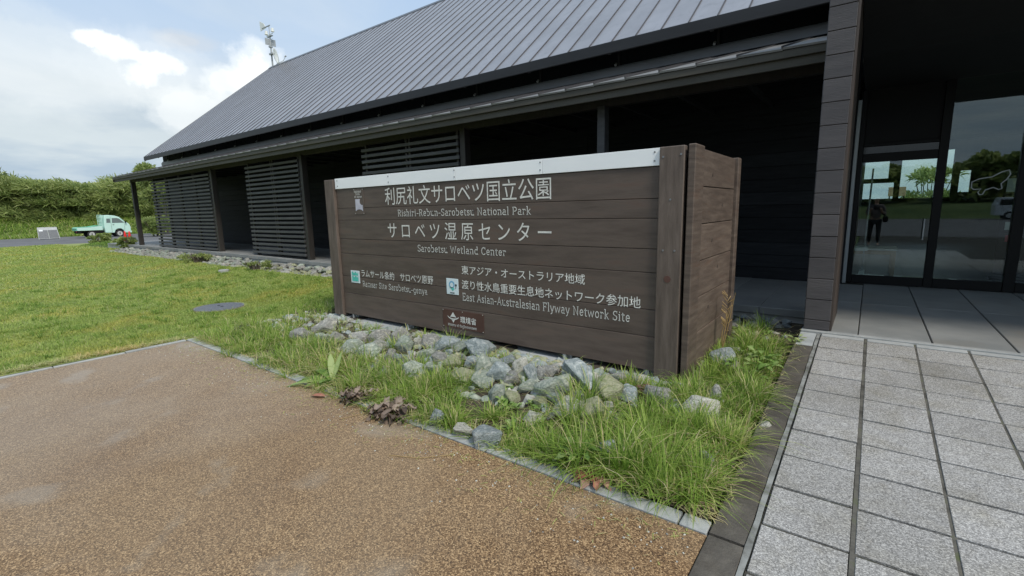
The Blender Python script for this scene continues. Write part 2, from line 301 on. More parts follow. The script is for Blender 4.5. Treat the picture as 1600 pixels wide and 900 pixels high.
# ------------------------------------------------------------------ helpers
def tag(o, label=None, cat=None, group=None, kind=None):
    if label: o['label'] = label
    if cat: o['category'] = cat
    if group: o['group'] = group
    if kind: o['kind'] = kind
    return o
def link(o, parent=None):
    COL.objects.link(o)
    if parent is not None: o.parent = parent
    return o
def empty(name, loc=(0, 0, 0), rz=0.0, parent=None):
    o = bpy.data.objects.new(name, None); o.location = loc; o.rotation_euler = (0, 0, rz); o.empty_display_size = .2
    return link(o, parent)
def put(name, me, loc=(0, 0, 0), parent=None, rot=None, scale=None):
    o = bpy.data.objects.new(name, me); o.location = loc
    if rot is not None: o.rotation_euler = rot
    if scale is not None: o.scale = scale
    return link(o, parent)
class MB:
    def __init__(s): s.v = []; s.f = []; s.mi = []; s.m = 0
    def add(s, vs, fs):
        n = len(s.v); s.v += [tuple(p) for p in vs]
        for f in fs: s.f.append([i+n for i in f]); s.mi.append(s.m)
        return s
    def quad(s, *p): return s.add(p, [list(range(len(p)))])
    def box(s, x0, x1, y0, y1, z0, z1):
        return s.add([(x0, y0, z0), (x1, y0, z0), (x1, y1, z0), (x0, y1, z0), (x0, y0, z1), (x1, y0, z1), (x1, y1, z1), (x0, y1, z1)],
                     [(0, 3, 2, 1), (4, 5, 6, 7), (0, 1, 5, 4), (1, 2, 6, 5), (2, 3, 7, 6), (3, 0, 4, 7)])
    def cbox(s, x0, x1, y0, y1, z0, z1, c=.004):
        """box with every edge chamfered"""
        bm = bmesh.new(); bmesh.ops.create_cube(bm, size=1)
        for v in bm.verts:
            v.co = Vector((x0 if v.co.x < 0 else x1, y0 if v.co.y < 0 else y1, z0 if v.co.z < 0 else z1))
        bmesh.ops.bevel(bm, geom=bm.edges[:], offset=c, segments=1, affect='EDGES')
        bm.verts.index_update(); s.add([v.co[:] for v in bm.verts], [[v.index for v in f.verts] for f in bm.faces]); bm.free(); return s
    def prism(s, pts, axis, a, b):
        """pts: 2-D outline, extruded along axis from a to b"""
        n = len(pts)
        def mk(p, t): return {'x': (t, p[0], p[1]), 'y': (p[0], t, p[1]), 'z': (p[0], p[1], t)}[axis]
        vs = [mk(p, a) for p in pts] + [mk(p, b) for p in pts]
        fs = [list(range(n)), list(range(2*n-1, n-1, -1))] + [(i, n+i, n+(i+1) % n, (i+1) % n) for i in range(n)]
        return s.add(vs, fs)
    def tube(s, pts, r, n=8, cap=True):
        pts = [Vector(p) for p in pts]; rs = r if isinstance(r, (list, tuple)) else [r]*len(pts); rings = []
        for i, p in enumerate(pts):
            d = (pts[min(i+1, len(pts)-1)] - pts[max(i-1, 0)]).normalized()
            a = d.cross(Vector((0, 0, 1)) if abs(d.z) < .9 else Vector((1, 0, 0))).normalized(); b = d.cross(a)
            rings.append([p + (a*cos(2*pi*k/n) + b*sin(2*pi*k/n))*rs[i] for k in range(n)])
        vs = [q for rg in rings for q in rg]; fs = []
        for i in range(len(pts)-1):
            for k in range(n): fs.append((i*n+k, i*n+(k+1) % n, (i+1)*n+(k+1) % n, (i+1)*n+k))
        if cap: fs += [list(range(n))[::-1], list(range((len(pts)-1)*n, len(pts)*n))]
        return s.add(vs, fs)
    def mesh(s, name, mats, smooth=False):
        me = bpy.data.meshes.new(name); me.from_pydata(s.v, [], s.f)
        for m in (mats if isinstance(mats, (list, tuple)) else [mats]): me.materials.append(m)
        if any(s.mi): me.polygons.foreach_set('material_index', s.mi)
        bm = bmesh.new(); bm.from_mesh(me); bmesh.ops.recalc_face_normals(bm, faces=bm.faces[:]); bm.to_mesh(me); bm.free()
        if smooth: me.polygons.foreach_set('use_smooth', [True]*len(me.polygons))
        me.update(); return me
    def build(s, name, mats, parent=None, loc=(0, 0, 0), smooth=False, rot=None):
        return put(name, s.mesh(name, mats, smooth), loc, parent, rot)
def npmesh(name, V, F, mat, attr=None, smooth=False):
    """V (n,3), F (m,k) all faces with the same number of corners; attr: per-vertex float 'v'"""
    me = bpy.data.meshes.new(name); V = np.asarray(V, np.float32); F = np.asarray(F, np.int32); k = F.shape[1]
    me.vertices.add(len(V)); me.vertices.foreach_set('co', V.ravel())
    me.loops.add(F.size); me.loops.foreach_set('vertex_index', F.ravel())
    me.polygons.add(len(F)); me.polygons.foreach_set('loop_start', np.arange(0, F.size, k, dtype=np.int32))
    me.polygons.foreach_set('loop_total', np.full(len(F), k, np.int32))
    if smooth: me.polygons.foreach_set('use_smooth', np.ones(len(F), bool))
    me.update(calc_edges=True); me.validate()
    if attr is not None:
        at = me.attributes.new('v', 'FLOAT', 'POINT'); at.data.foreach_set('value', np.asarray(attr, np.float32))
    me.materials.append(mat); return me
def sstep(a, b, x): t = np.clip((x-a)/(b-a), 0, 1); return t*t*(3-2*t)
rng = np.random.default_rng(7); R = random.Random(5)

# ------------------------------------------------------------------ ground heights
def ramp_z(y): return np.maximum(0, .07*(y-1.9))
def lawn_z(x, y):
    x = np.asarray(x, float); y = np.asarray(y, float)
    a = .13*sstep(3.2, 5.6, y) * (1-sstep(-30, -36, x))
    return a + .012*np.sin(x*1.3+y*.7)*np.cos(y*1.1-x*.4)
def bed_z(x, y):
    x = np.asarray(x, float); y = np.asarray(y, float)
    b = .0 + .085*sstep(2.15, 3.3, y)
    k = sstep(-1.5, -.6, x); b = b*(1-k) + np.maximum(.02, ramp_z(y)*.62)*k
    l = sstep(-6.2, -7.2, x); b = b*(1-l) + lawn_z(x, y)*l
    b = b + .075*np.exp(-((y-3.15)/.33)**2)*sstep(-4.6, -3.6, x)*(1-sstep(-1.75, -1.2, x))
    return b + .015*np.sin(x*5.1+1)*np.sin(y*6.3)
def grid_sheet(name, xs, ys, zf, mat, drop=0.0):
    X, Y = np.meshgrid(xs, ys); Z = zf(X, Y)+drop; n, m = len(ys), len(xs)
    V = np.stack([X.ravel(), Y.ravel(), Z.ravel()], 1)
    i = np.arange((n-1)*(m-1)); r, c = i//(m-1), i % (m-1); a = r*m+c
    return put(name, npmesh(name, V, np.stack([a, a+1, a+m+1, a+m], 1), mat, smooth=True))

# far ground sheet with the road bank in the west and the hill in the south
def gz(x, y):
    b = 1.5*sstep(-57.5, -63, x) + 1.0*sstep(-36.5, -42, y) + 9*sstep(-40, -140, y)
    return -.06 + b
xs = np.concatenate([[-900, -400, -200, -120, -90, -75], np.arange(-66, -50, 1.0), [-45, -30, -10, 0, 10, 30, 60, 120, 300, 900]])
ys = np.concatenate([[-900, -400, -250, -200, -160, -140, -120, -100, -80, -70, -60, -50], np.arange(-44, -33, 1.2), [-20, -10, 0, 20, 40, 80, 120, 300, 900]])
tag(grid_sheet('ground', xs, ys, gz, M['field']), kind='structure')
# lawn sheet
tag(grid_sheet('lawn', np.concatenate([np.linspace(-39, -15, 30), np.linspace(-14.5, -6.62, 34)]), np.linspace(-9, 6.42, 64), lawn_z, M['lawn']), kind='structure')
tag(grid_sheet('lawn', np.linspace(-39, -28.3, 12), np.linspace(6.42, 40, 24), lawn_z, M['lawn'], -.002), kind='structure')
# bed soil
tag(grid_sheet('planting_bed', np.linspace(-6.72, -.5, 80), np.linspace(2.2, 5.72, 50), bed_z, M['soil'], .002), kind='structure')
# path (exposed aggregate)
tag(MB().box(-6.55, -.485, -9, 2.09, -.10, 0).build('path', M['path']), kind='structure')
# road in the west, paved lot in the south
tag(MB().quad((-56.2, -200, -.03), (-39, -200, -.03), (-39, 200, -.03), (-56.2, 200, -.03)).build('road', M['asphalt']), kind='structure')
tag(MB().quad((-39, -36, -.034), (60, -36, -.034), (60, -9, -.034), (-39, -9, -.034)).build('parking_lot', M['asphalt']), kind='structure')
# driveway along the far end of the building
tag(MB().quad((-39, 9.2, .02), (-29, 9.2, .06), (-29, 16, .06), (-39, 16, .02)).build('driveway', M['asphalt']), kind='structure')

# kerbs
kb = tag(empty('kerb', (0, 0, 0)), kind='structure')
L_ = (6.62-.62)/10
kme = MB().cbox(0, L_-.006, 0, .10, -.12, .007, .006).mesh('kerb_stone', M['kerb'])
for i in range(10): put('kerb_stone', kme, (-6.62+i*L_, 2.10, R.uniform(-.003, .003)), kb)
put('kerb_stone', MB().cbox(-.617, -.49, 2.10, 2.20, -.12, .006, .005).mesh('kerb_end', M['kerb']), (0, 0, 0), kb)
kme2 = MB().cbox(-6.64, -6.58, 0, .594, -.12, .008, .005).mesh('kerb_side', M['kerb'])
for i in range(18): put('kerb_stone', kme2, (0, 2.09-.6*(i+1), R.uniform(-.004, .002)), kb)

# dark stone strip + narrow mortar kerb between bed and ramp (follows the ramp)
st = tag(empty('edging_strip', (0, 0, 0)), kind='structure')
def sloped(x0, x1, y0, y1, dz, th=.12, c=.004):
    mb = MB(); z = lambda y: float(ramp_z(y))+dz
    mb.add([(x0, y0, z(y0)-th), (x1, y0, z(y0)-th), (x1, y1, z(y1)-th), (x0, y1, z(y1)-th),
            (x0+c, y0+c, z(y0)), (x1-c, y0+c, z(y0)), (x1-c, y1-c, z(y1)), (x0+c, y1-c, z(y1)),
            (x0, y0, z(y0)-c), (x1, y0, z(y0)-c), (x1, y1, z(y1)-c), (x0, y1, z(y1)-c)],
           [(0, 3, 2, 1), (4, 5, 6, 7), (8, 9, 5, 4), (9, 10, 6, 5), (10, 11, 7, 6), (11, 8, 4, 7), (0, 1, 9, 8), (1, 2, 10, 9), (2, 3, 11, 10), (3, 0, 8, 11)])
    return mb
for (a, b) in ((-.9, .6), (.6, 2.10), (2.112, 3.54), (3.54, 4.98)):
    sloped(-.48, -.328, a, b-.006, -.004).build('edging_stone', M['strip'], st)
sloped(-.47, -.335, 4.99, 5.38, -.004).build('edging_stone', M['footing'], st)['label'] = 'pale brown end block of the edging'
mk = MB(); prev = None
ysx = np.linspace(-.9, 5.36, 120); e0 = [-.325+.006*noise.noise(Vector((y*5, 0, 0))) for y in ysx]; e1 = [-.300+.004*noise.noise(Vector((y*6, 3, 0))) for y in ysx]
for i in range(119):
    z0, z1 = float(ramp_z(ysx[i]))+.002+.004*noise.noise(Vector((ysx[i]*9, 7, 0))), float(ramp_z(ysx[i+1]))+.002+.004*noise.noise(Vector((ysx[i+1]*9, 7, 0)))
    mk.quad((e0[i], ysx[i], z0), (e1[i], ysx[i], z0), (e1[i+1], ysx[i+1], z1), (e0[i+1], ysx[i+1], z1))
mk.build('mortar_edge', M['mortar'], st)

# ramp of pebble-finish tiles
rp = tag(empty('ramp', (0, 0, 0)), kind='structure')
jb = MB(); jb.quad((-.30, -9, -.011), (6.2, -9, -.011), (6.2, 1.9, -.011), (-.30, 1.9, -.011)); jb.quad((-.30, 1.9, -.011), (6.2, 1.9, -.011), (6.2, 5.40, .234), (-.30, 5.40, .234))
jb.build('joint_bed', M['joint'], rp)
jf = MB()
for c in range(1, 15):
    xj = -.291+c*.347+.008-.016
    jf.quad((xj-.004, -9, -.0045), (xj+.022, -9, -.0045), (xj+.022, 1.9, -.0045), (xj-.004, 1.9, -.0045)); jf.quad((xj-.004, 1.9, -.0045), (xj+.022, 1.9, -.0045), (xj+.022, 5.40, .2405), (xj-.004, 5.40, .2405))
jf.build('joint_fill', M['joint_fill'], rp)
rows = [5.385-.075]
while rows[-1] > -1.2: rows.append(rows[-1]-.3345)
TW = .347
def tile_mesh(w, l):
    return MB().cbox(0, w, 0, l, -.05, 0, .002).mesh('tile', M['tile'])
tm = tile_mesh(.3325, .3175); tmr = tile_mesh(.3305, .070)
tm_plain = MB().cbox(0, .3305, 0, .070, -.05, 0, .004).mesh('tile_edge', M['kerb'])
ang = math.atan(.07)
for c in range(15):
    x = -.291+c*TW + (c > 0)*.008
    put('tile', tm_plain, (x, 5.315, float(ramp_z(5.315))+.001), rp, (ang, 0, 0))
    for i in range(1, len(rows)):
        y = rows[i]; a = ang if y > 1.75 else 0.0
        if y < 1.0 and (c > 6): continue
        put('tile', tm, (x+R.uniform(-.0015, .0015), y+R.uniform(-.001, .001), (float(ramp_z(y)) if a else 0)+R.uniform(-.0015, .0015)), rp, (a+R.uniform(-.002, .002), R.uniform(-.003, .003), R.uniform(-.002, .002)))

# terrace and porch floor: slabs
tr = tag(empty('terrace', (0, 0, 0)), kind='structure')
MB().box(-.47, 6.2, 5.39, 9.0, -.1, .250).box(-.6, -.47, 6.39, 8.84, -.1, .250).build('joint_bed', M['joint'], tr)
zt = .262
def slab(x0, x1, y0, y1, z, mat='slab'): return MB().cbox(x0, x1, y0, y1, z-.08, z, .005).build('slab', M[mat], tr)
MB().cbox(-.47, 6.2, 5.385, 5.44, .0, .259, .004).build('slab_edge', M['kerb'], tr)
for i in range(12):
    x0 = -.005+.533*i
    slab(x0, x0+.523, 5.444, 7.2, zt); slab(x0, x0+.523, 7.206, 8.96, zt+.0005)
slab(-.465, -.013, 5.444, 7.2, zt); slab(-.465, -.013, 7.206, 8.82, zt)
def pz(x): return .262+.1*min(1, max(0, (-x-1)/14))      # porch floor rises slightly to the west
xx = -.475
while xx > -28:
    x1 = xx-.533
    z = pz(xx)
    MB().cbox(x1+.008, xx, 6.36, 8.84, z-.09, z, .005).build('slab', M['slab'], tr)
    xx = x1
pb = MB(); pb.add([(-28.4, 6.385, -.1), (-.475, 6.385, -.1), (-.475, 8.86, -.1), (-28.4, 8.86, -.1), (-28.4, 6.385, .35), (-15, 6.385, .35), (-.475, 6.385, .25), (-.475, 8.86, .25), (-15, 8.86, .35), (-28.4, 8.86, .35)],
           [(0, 1, 6, 5, 4), (4, 5, 8, 9), (5, 6, 7, 8), (1, 2, 7, 6), (0, 4, 9, 3)])
pb.build('porch_base', M['kerb'], tr)

# ------------------------------------------------------------------ the building
BX0, BX1 = -27.9, 9.0
EY, EZ, RY, RZ, SL = 8.3, 4.40, 14.95, 9.853, .82
B = tag(empty('visitor_centre', (-12, 8.85, 0)), 'long dark timber visitor centre with grey standing seam metal roof and slatted porch', 'building')
BL = Vector((-12, 8.85, 0))
def bp(name, mb, mat, parent=B, smooth=False):       # part with world coordinates under the building
    o = mb.build(name, mat, parent, smooth=smooth); o.location = -BL if parent is B else (0, 0, 0); return o
def group_part(name, label=None):
    o = empty(name, -BL, 0, B)
    if label: o['label'] = label
    return o
# porch wall: boards
pw = group_part('porch_wall')
bh = .205; nb = int((3.95-.26)/bh)+1
for (xa, xb) in ((-27.9, -22.4), (-22.395, -17.9), (-17.895, -13.5), (-13.495, -9.1), (-9.095, -4.7), (-4.695, -.30)):
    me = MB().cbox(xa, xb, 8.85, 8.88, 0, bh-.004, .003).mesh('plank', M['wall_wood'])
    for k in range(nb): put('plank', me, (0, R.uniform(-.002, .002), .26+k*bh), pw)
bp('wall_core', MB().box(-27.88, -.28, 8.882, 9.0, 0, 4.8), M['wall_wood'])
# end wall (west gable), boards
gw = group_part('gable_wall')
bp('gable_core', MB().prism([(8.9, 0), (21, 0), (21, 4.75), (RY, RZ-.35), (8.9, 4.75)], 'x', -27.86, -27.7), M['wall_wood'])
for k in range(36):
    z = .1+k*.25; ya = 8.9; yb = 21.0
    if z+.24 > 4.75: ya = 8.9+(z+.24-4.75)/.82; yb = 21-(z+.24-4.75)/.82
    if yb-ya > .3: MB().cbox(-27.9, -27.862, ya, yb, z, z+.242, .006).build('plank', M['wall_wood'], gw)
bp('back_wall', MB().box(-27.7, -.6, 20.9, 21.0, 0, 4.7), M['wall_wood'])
# clerestory band above the canopy
bp('flashing', MB().cbox(-27.9, -.2, 8.80, 8.849, 3.955, 4.10, .004).box(-27.9, -.2, 8.835, 8.849, 4.10, 4.13), M['flashing'])
cg = bp('clerestory_glass', MB().box(-27.2, -.2, 8.83, 8.848, 4.132, 4.66), M['dark_glass'])
for k in range(16):
    x = -26.9+k*1.76
    bp('rafter_bracket', MB().prism([(8.36, 4.27), (8.82, 4.62), (8.82, 4.52), (8.40, 4.22)], 'x', x-.03, x+.03).box(x-.02, x+.02, 8.80, 8.828, 4.13, 4.6), M['dark_fascia'])
    bp('bracket_bolt', MB().tube([(x-.05, 8.76, 4.13), (x-.05, 8.80, 4.17)], .022, 6), M['screw_pale'])
# main roof
rf = group_part('roof')
RX0, RX1 = -28.35, 9.2
pitch = .444; npan = int((RX1-RX0)/pitch)+1
th = math.atan(SL); LN = (RY-EY)/cos(th)
def rpt(x, s, h): return (x, EY+s*cos(th)-h*sin(th), EZ+s*sin(th)+h*cos(th))
for i in range(npan):
    x0 = RX0+i*pitch; x1 = min(x0+pitch, RX1)
    if x1-x0 < .1: continue
    mb = MB(); ns, nw = 20, 5; ph = R.uniform(0, 50)
    for a in range(ns+1):
        for b in range(nw+1):
            s = LN*a/ns; w = b/nw; e = sin(pi*w)
            h = e*(.007*noise.noise(Vector((ph, s*1.3, w*1.5)))+.0035*noise.noise(Vector((ph+9, s*4.1, w*3))))
            mb.v.append(rpt(x0+(x1-x0)*w, s, h))
    for a in range(ns):
        for b in range(nw):
            k = a*(nw+1)+b; mb.f.append([k, k+1, k+nw+2, k+nw+1]); mb.mi.append(0)
    mb.m = 1
    for (hx0, hx1, hh) in ((x0-.008, x0+.008, .016),):
        p = [rpt(hx0, -.01, 0), rpt(hx1, -.01, 0), rpt(hx1, LN, 0), rpt(hx0, LN, 0), rpt(hx0, -.01, hh), rpt(hx1, -.01, hh), rpt(hx1, LN, hh), rpt(hx0, LN, hh)]
        mb.add(p, [(4, 5, 6, 7), (0, 1, 5, 4), (1, 2, 6, 5), (3, 0, 4, 7)])
    o = mb.build('roof_panel', [M['roof'], M['seam']], rf)
    o.data.polygons.foreach_set('use_smooth', [p.material_index == 0 for p in o.data.polygons])
yb2 = 2*RY-EY
mb = MB(); mb.quad((RX0, RY, RZ), (RX1, RY, RZ), (RX1, yb2, EZ), (RX0, yb2, EZ)); mb.build('rear_slope', M['roof'], rf)
MB().prism([(RY-.16, RZ-.10), (RY, RZ+.045), (RY+.16, RZ-.10), (RY+.16, RZ-.14), (RY, RZ+.0), (RY-.16, RZ-.14)], 'x', RX0-.02, RX1+.02).build('ridge_cap', M['flashing'], rf)
MB().add([rpt(RX0, 0, -.03), rpt(RX1, 0, -.03), rpt(RX1, LN, -.03), rpt(RX0, LN, -.03), rpt(RX0, 0, -.20), rpt(RX1, 0, -.20), rpt(RX1, LN, -.20), rpt(RX0, LN, -.20)],
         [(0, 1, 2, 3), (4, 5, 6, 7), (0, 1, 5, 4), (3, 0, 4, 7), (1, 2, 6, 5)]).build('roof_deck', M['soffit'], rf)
MB().cbox(RX0, RX1, EY-.055, EY-.01, EZ-.20, EZ-.012, .006).build('eave_fascia', M['dark_fascia'], rf)
for (ya, za, yb, zb) in ((EY, EZ, RY, RZ), (yb2, EZ, RY, RZ)):
    MB().add([(RX0-.03, ya, za), (RX0, ya, za), (RX0, yb, zb), (RX0-.03, yb, zb), (RX0-.03, ya, za-.22), (RX0, ya, za-.22), (RX0, yb, zb-.26), (RX0-.03, yb, zb-.26)],
             [(0, 1, 2, 3), (4, 7, 6, 5), (0, 4, 5, 1), (0, 3, 7, 4), (1, 5, 6, 2), (3, 2, 6, 7)]).build('barge_board', M['dark_fascia'], rf)
# canopy over the porch
cn = group_part('canopy')
CY, CZ, CS, CX0, CX1 = 6.1, 3.14, .29, -24.95, -.455
cth = math.atan(CS); CLN = (8.80-CY)/cos(cth)
def cpt(x, s, h): return (x, CY+s*cos(cth)-h*sin(cth), CZ+s*sin(cth)+h*cos(cth))
ncp = 55; cpw = (CX1-CX0)/ncp
for i in range(ncp):
    x0 = CX0+i*cpw; x1 = x0+cpw; mb = MB()
    mb.add([cpt(x0+.002, -.03, .012), cpt(x1, -.03, 0), cpt(x1, CLN, 0), cpt(x0+.002, CLN, .012), cpt(x0+.002, -.03, -.012), cpt(x1, -.03, -.02)], [(0, 1, 2, 3), (4, 5, 1, 0)])
    mb.m = 1; mb.add([cpt(x1-.014, -.02, 0), cpt(x1, -.02, 0), cpt(x1, CLN, 0), cpt(x1-.014, CLN, 0), cpt(x1-.014, -.02, .03), cpt(x1, -.02, .03), cpt(x1, CLN, .03), cpt(x1-.014, CLN, .03)], [(4, 5, 6, 7), (0, 1, 5, 4), (1, 2, 6, 5), (3, 0, 4, 7)])
    mb.build('roof_panel', [M['canopy_metal'], M['seam']], cn)
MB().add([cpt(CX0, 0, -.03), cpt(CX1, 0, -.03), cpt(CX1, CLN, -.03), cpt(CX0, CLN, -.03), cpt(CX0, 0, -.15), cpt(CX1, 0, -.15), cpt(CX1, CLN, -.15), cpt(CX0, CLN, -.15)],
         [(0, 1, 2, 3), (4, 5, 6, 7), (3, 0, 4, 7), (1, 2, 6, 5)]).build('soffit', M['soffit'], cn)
MB().cbox(CX0, CX1, CY-.01, CY+.03, CZ-.105, CZ-.022, .004).build('fascia_board', M['fascia'], cn)
MB().cbox(CX0, CX1, CY+.034, CY+.07, CZ-.20, CZ-.03, .004).build('fascia_board', M['fascia'], cn)
MB().add([(CX0-.02, CY, CZ-.03), (CX0-.02, 8.8, CZ+CS*2.7-.03), (CX0-.02, 8.8, CZ+CS*2.7-.2), (CX0-.02, CY, CZ-.2), (CX0+.01, CY, CZ-.03), (CX0+.01, 8.8, CZ+CS*2.7-.03), (CX0+.01, 8.8, CZ+CS*2.7-.2), (CX0+.01, CY, CZ-.2)],
         [(0, 1, 2, 3), (4, 7, 6, 5), (0, 4, 5, 1), (3, 2, 6, 7), (0, 3, 7, 4)]).build('end_board', M['fascia'], cn)
MB().cbox(CX0+.3, CX1, 6.56, 6.66, 2.93, 3.06, .005).build('beam', M['post_wood'], cn)
for k in range(28):
    x = CX0+.4+k*.89
    MB().box(x-.03, x+.03, 6.16, 8.82, 3.02, 3.08).build('rafter', M['soffit'], cn)
# posts
for x in (-24.4, -3.25, -16.70, -11.42, -5.98):
    w = .075 if x in (-24.4,) else .06
    bp('post', MB().cbox(x-w, x+w, 6.53, 6.68, pz(x), 2.95, .006), M['slat_wood'] if x == -3.25 else M['post_wood'])
# louvre screens
for (xa, xb, zb, zt_, sp) in ((-22.0, -16.80, .40, 2.86, .118), (-14.32, -11.50, .42, 2.88, .118), (-8.90, -6.05, .42, 2.88, .118)):
    ls = group_part('louvre_screen'); n = int((zt_-zb)/sp)+1
    me = MB().cbox(xa, xb, 6.50, 6.555, 0, .062, .005).mesh('slat', M['slat_wood'])
    for k in range(n): put('slat', me, (R.uniform(-.012, .012), 0, zb+k*sp), ls)
    nv = 5 if xb-xa > 4 else 3
    for k in range(nv):
        x = xa+.08+(xb-xa-.16)*k/(nv-1)
        for d in ((-.05, .05) if 0 < k < nv-1 else (0,)):
            MB().cbox(x+d-.028, x+d+.028, 6.558, 6.62, zb-.03, zt_+.06, .004).build('upright', M['post_wood'] , ls)
    MB().cbox(xa+.1, xa+.2, 6.57, 6.65, pz(xa), zb-.03, .004).build('foot', M['black'], ls)
# pillar at the entrance: boards around a core
pl = group_part('entrance_pillar')
PH = 4.4
MB().box(-.435, -.222, 5.462, 6.45, .262, PH).build('pillar_core', M['pillar_core'], pl)
me = MB().cbox(-.452, -.238, 5.44, 5.461, 0, .200, .004).mesh('plank', M['pillar_wood'])
mel = MB().cbox(-.456, -.436, 5.4615, 6.45, 0, .200, .004).mesh('plank_side', M['pillar_wood'])
me0 = MB().cbox(-.452, -.238, 5.44, 5.461, 0, .09, .004).mesh('plank_low', M['pillar_wood'])
put('plank', me0, (0, 0, .266), pl)
for k in range(20):
    put('plank', me, (R.uniform(-.001, .001), R.uniform(-.001, .001), .362+k*.2055), pl)
    put('plank', mel, (R.uniform(-.001, .001), 0, .362+k*.2055), pl)
MB().box(-.236, -.218, 5.445, 5.461, .27, PH).build('corner_strip', M['pillar_core'], pl)
# portico beam and ceiling
bp('entrance_beam', MB().cbox(-.215, 6.2, 5.42, 5.60, 3.42, 4.4, .006), M['dark_fascia'])
bp('entrance_ceiling', MB().prism([(5.602, 3.43), (6.9, 3.10), (8.98, 3.10), (8.98, 3.55), (5.602, 3.55)], 'x', -.215, 6.2), M['black_soffit'])  # front underside shaped as a slope so it catches less light
bp('entrance_roof', MB().box(-.215, 6.2, 5.602, 9.2, 4.25, 4.4), M['flashing'])
bp('entrance_side_wall', MB().box(6.0, 6.2, 5.602, 9.0, .1, 3.095), M['wall_wood'])
# glazed entrance: frames, doors, panes
GY = 9.0
gz_ = group_part('glazed_front')
def fr(x0, x1, z0, z1, y0=GY-.06, y1=GY+.05, m='frame', nm='frame'): return MB().cbox(x0, x1, y0, y1, z0, z1, .004).build(nm, M[m], gz_)
fr(-.305, -.235, .27, 2.97, GY-.11, GY+.0, 'trim', 'corner_trim')
fr(-.234, -.17, .27, 3.10)
fr(.675, .775, .27, 3.10); fr(1.485, 1.60, .27, 3.10); fr(2.5, 2.58, .27, 3.10); fr(3.5, 3.58, .27, 3.1); fr(5.0, 5.1, .27, 3.1)
for (a, b) in ((-.168, .673), (.777, 1.483), (1.602, 2.498), (2.582, 3.498), (3.582, 4.998), (5.102, 5.998)):
    fr(a, b, .27, .40, GY-.05); 
    MB().box(a, b, GY-.006, GY+.006, .402, 3.098 if a > 0 else 2.078).build('glass_pane', M['glass'], gz_)
fr(-.168, .673, 2.08, 2.20, GY-.055)
MB().box(-.168, .673, GY-.01, GY+.01, 2.202, 2.30).build('transom_slot', M['dark_glass'], gz_)
fr(-.168, .673, 2.302, 2.34, GY-.055, nm='rail'); MB().box(-.168, .673, GY-.012, GY+.012, 2.342, 3.098).build('transom_panel', M['black'], gz_)
MB().tube([(.61, GY-.09, .95), (.61, GY-.09, 1.25)], .009, 8).build('door_handle', M['metal'], gz_)
# pale outline decal on the right pane
pts = [(1.05, 1.66), (1.05, 1.74), (1.12, 1.78), (1.24, 1.80), (1.33, 1.86), (1.40, 1.88), (1.42, 1.82), (1.39, 1.75), (1.345, 1.70), (1.36, 1.635), (1.32, 1.62), (1.27, 1.65), (1.20, 1.62), (1.18, 1.565), (1.14, 1.56), (1.12, 1.60), (1.15, 1.635), (1.08, 1.63)]
mb = MB(); n = len(pts); cxx = sum(p[0] for p in pts)/n; czz = sum(p[1] for p in pts)/n
nin = []
for i in range(n):
    a, b = pts[i-1], pts[(i+1) % n]; dx, dz = b[0]-a[0], b[1]-a[1]; l = sqrt(dx*dx+dz*dz); nin.append((pts[i][0]+dz/l*.013, pts[i][1]-dx/l*.013))
for i in range(n):
    j = (i+1) % n
    mb.quad((pts[i][0], GY-.011, pts[i][1]), (pts[j][0], GY-.011, pts[j][1]), (nin[j][0], GY-.011, nin[j][1]), (nin[i][0], GY-.011, nin[i][1]))
mb.build('outline_decal', M['trim'], gz_)
# room behind the glass
room = tag(MB().box(-.3, 6.2, 9.06, 20.9, .1, .255).build('interior_floor', M['in_floor']), kind='structure')
K = 2.1/1.89
wins = [(-.35, .36, 2.28, 2.95), (-.35, .53, 1.60, 2.13), (.69, 1.69, 1.60, 2.93), (1.76, 1.97, 1.60, 3.1), (2.15, 2.41, 1.75, 2.42)]
wins = [((a), (b), c, d) for (a, b, c, d) in wins]
mb = MB(); xs_ = sorted({-.3, 6.2} | {w[0] for w in wins if w[0] > -.3} | {w[1] for w in wins}); zs_ = sorted({.255, 3.4} | {w[2] for w in wins} | {w[3] for w in wins})
for i in range(len(xs_)-1):
    for j in range(len(zs_)-1):
        xm, zm = (xs_[i]+xs_[i+1])/2, (zs_[j]+zs_[j+1])/2
        if not any(w[0] < xm < w[1] and w[2] < zm < w[3] for w in wins):
            mb.box(xs_[i], xs_[i+1], 20.9, 21.0, zs_[j], zs_[j+1])
iw = bp('rear_glazed_wall', mb, M['interior'])
for w in wins:
    bp('window', MB().box(max(w[0], -.3), w[1], 20.94, 20.95, w[2], w[3]), M['glass'])
bp('room_ceiling', MB().box(-.3, 6.2, 9.06, 21.0, 3.4, 3.5), M['interior'])
bp('room_wall', MB().box(-.34, -.3, 9.06, 20.9, .1, 3.4), M['interior'])
bp('room_wall', MB().box(6.2, 6.3, 9.06, 21.0, .1, 3.4), M['interior'])
bp('wall_above_entrance', MB().box(-.27, 9.0, 8.9, 9.0, 3.25, 4.8).box(6.3, 9.0, 8.9, 9.0, 0, 3.25).box(8.9, 9.0, 9, 21, 0, 4.8).box(6.3, 8.9, 20.9, 21, 0, 4.8), M['wall_wood'])
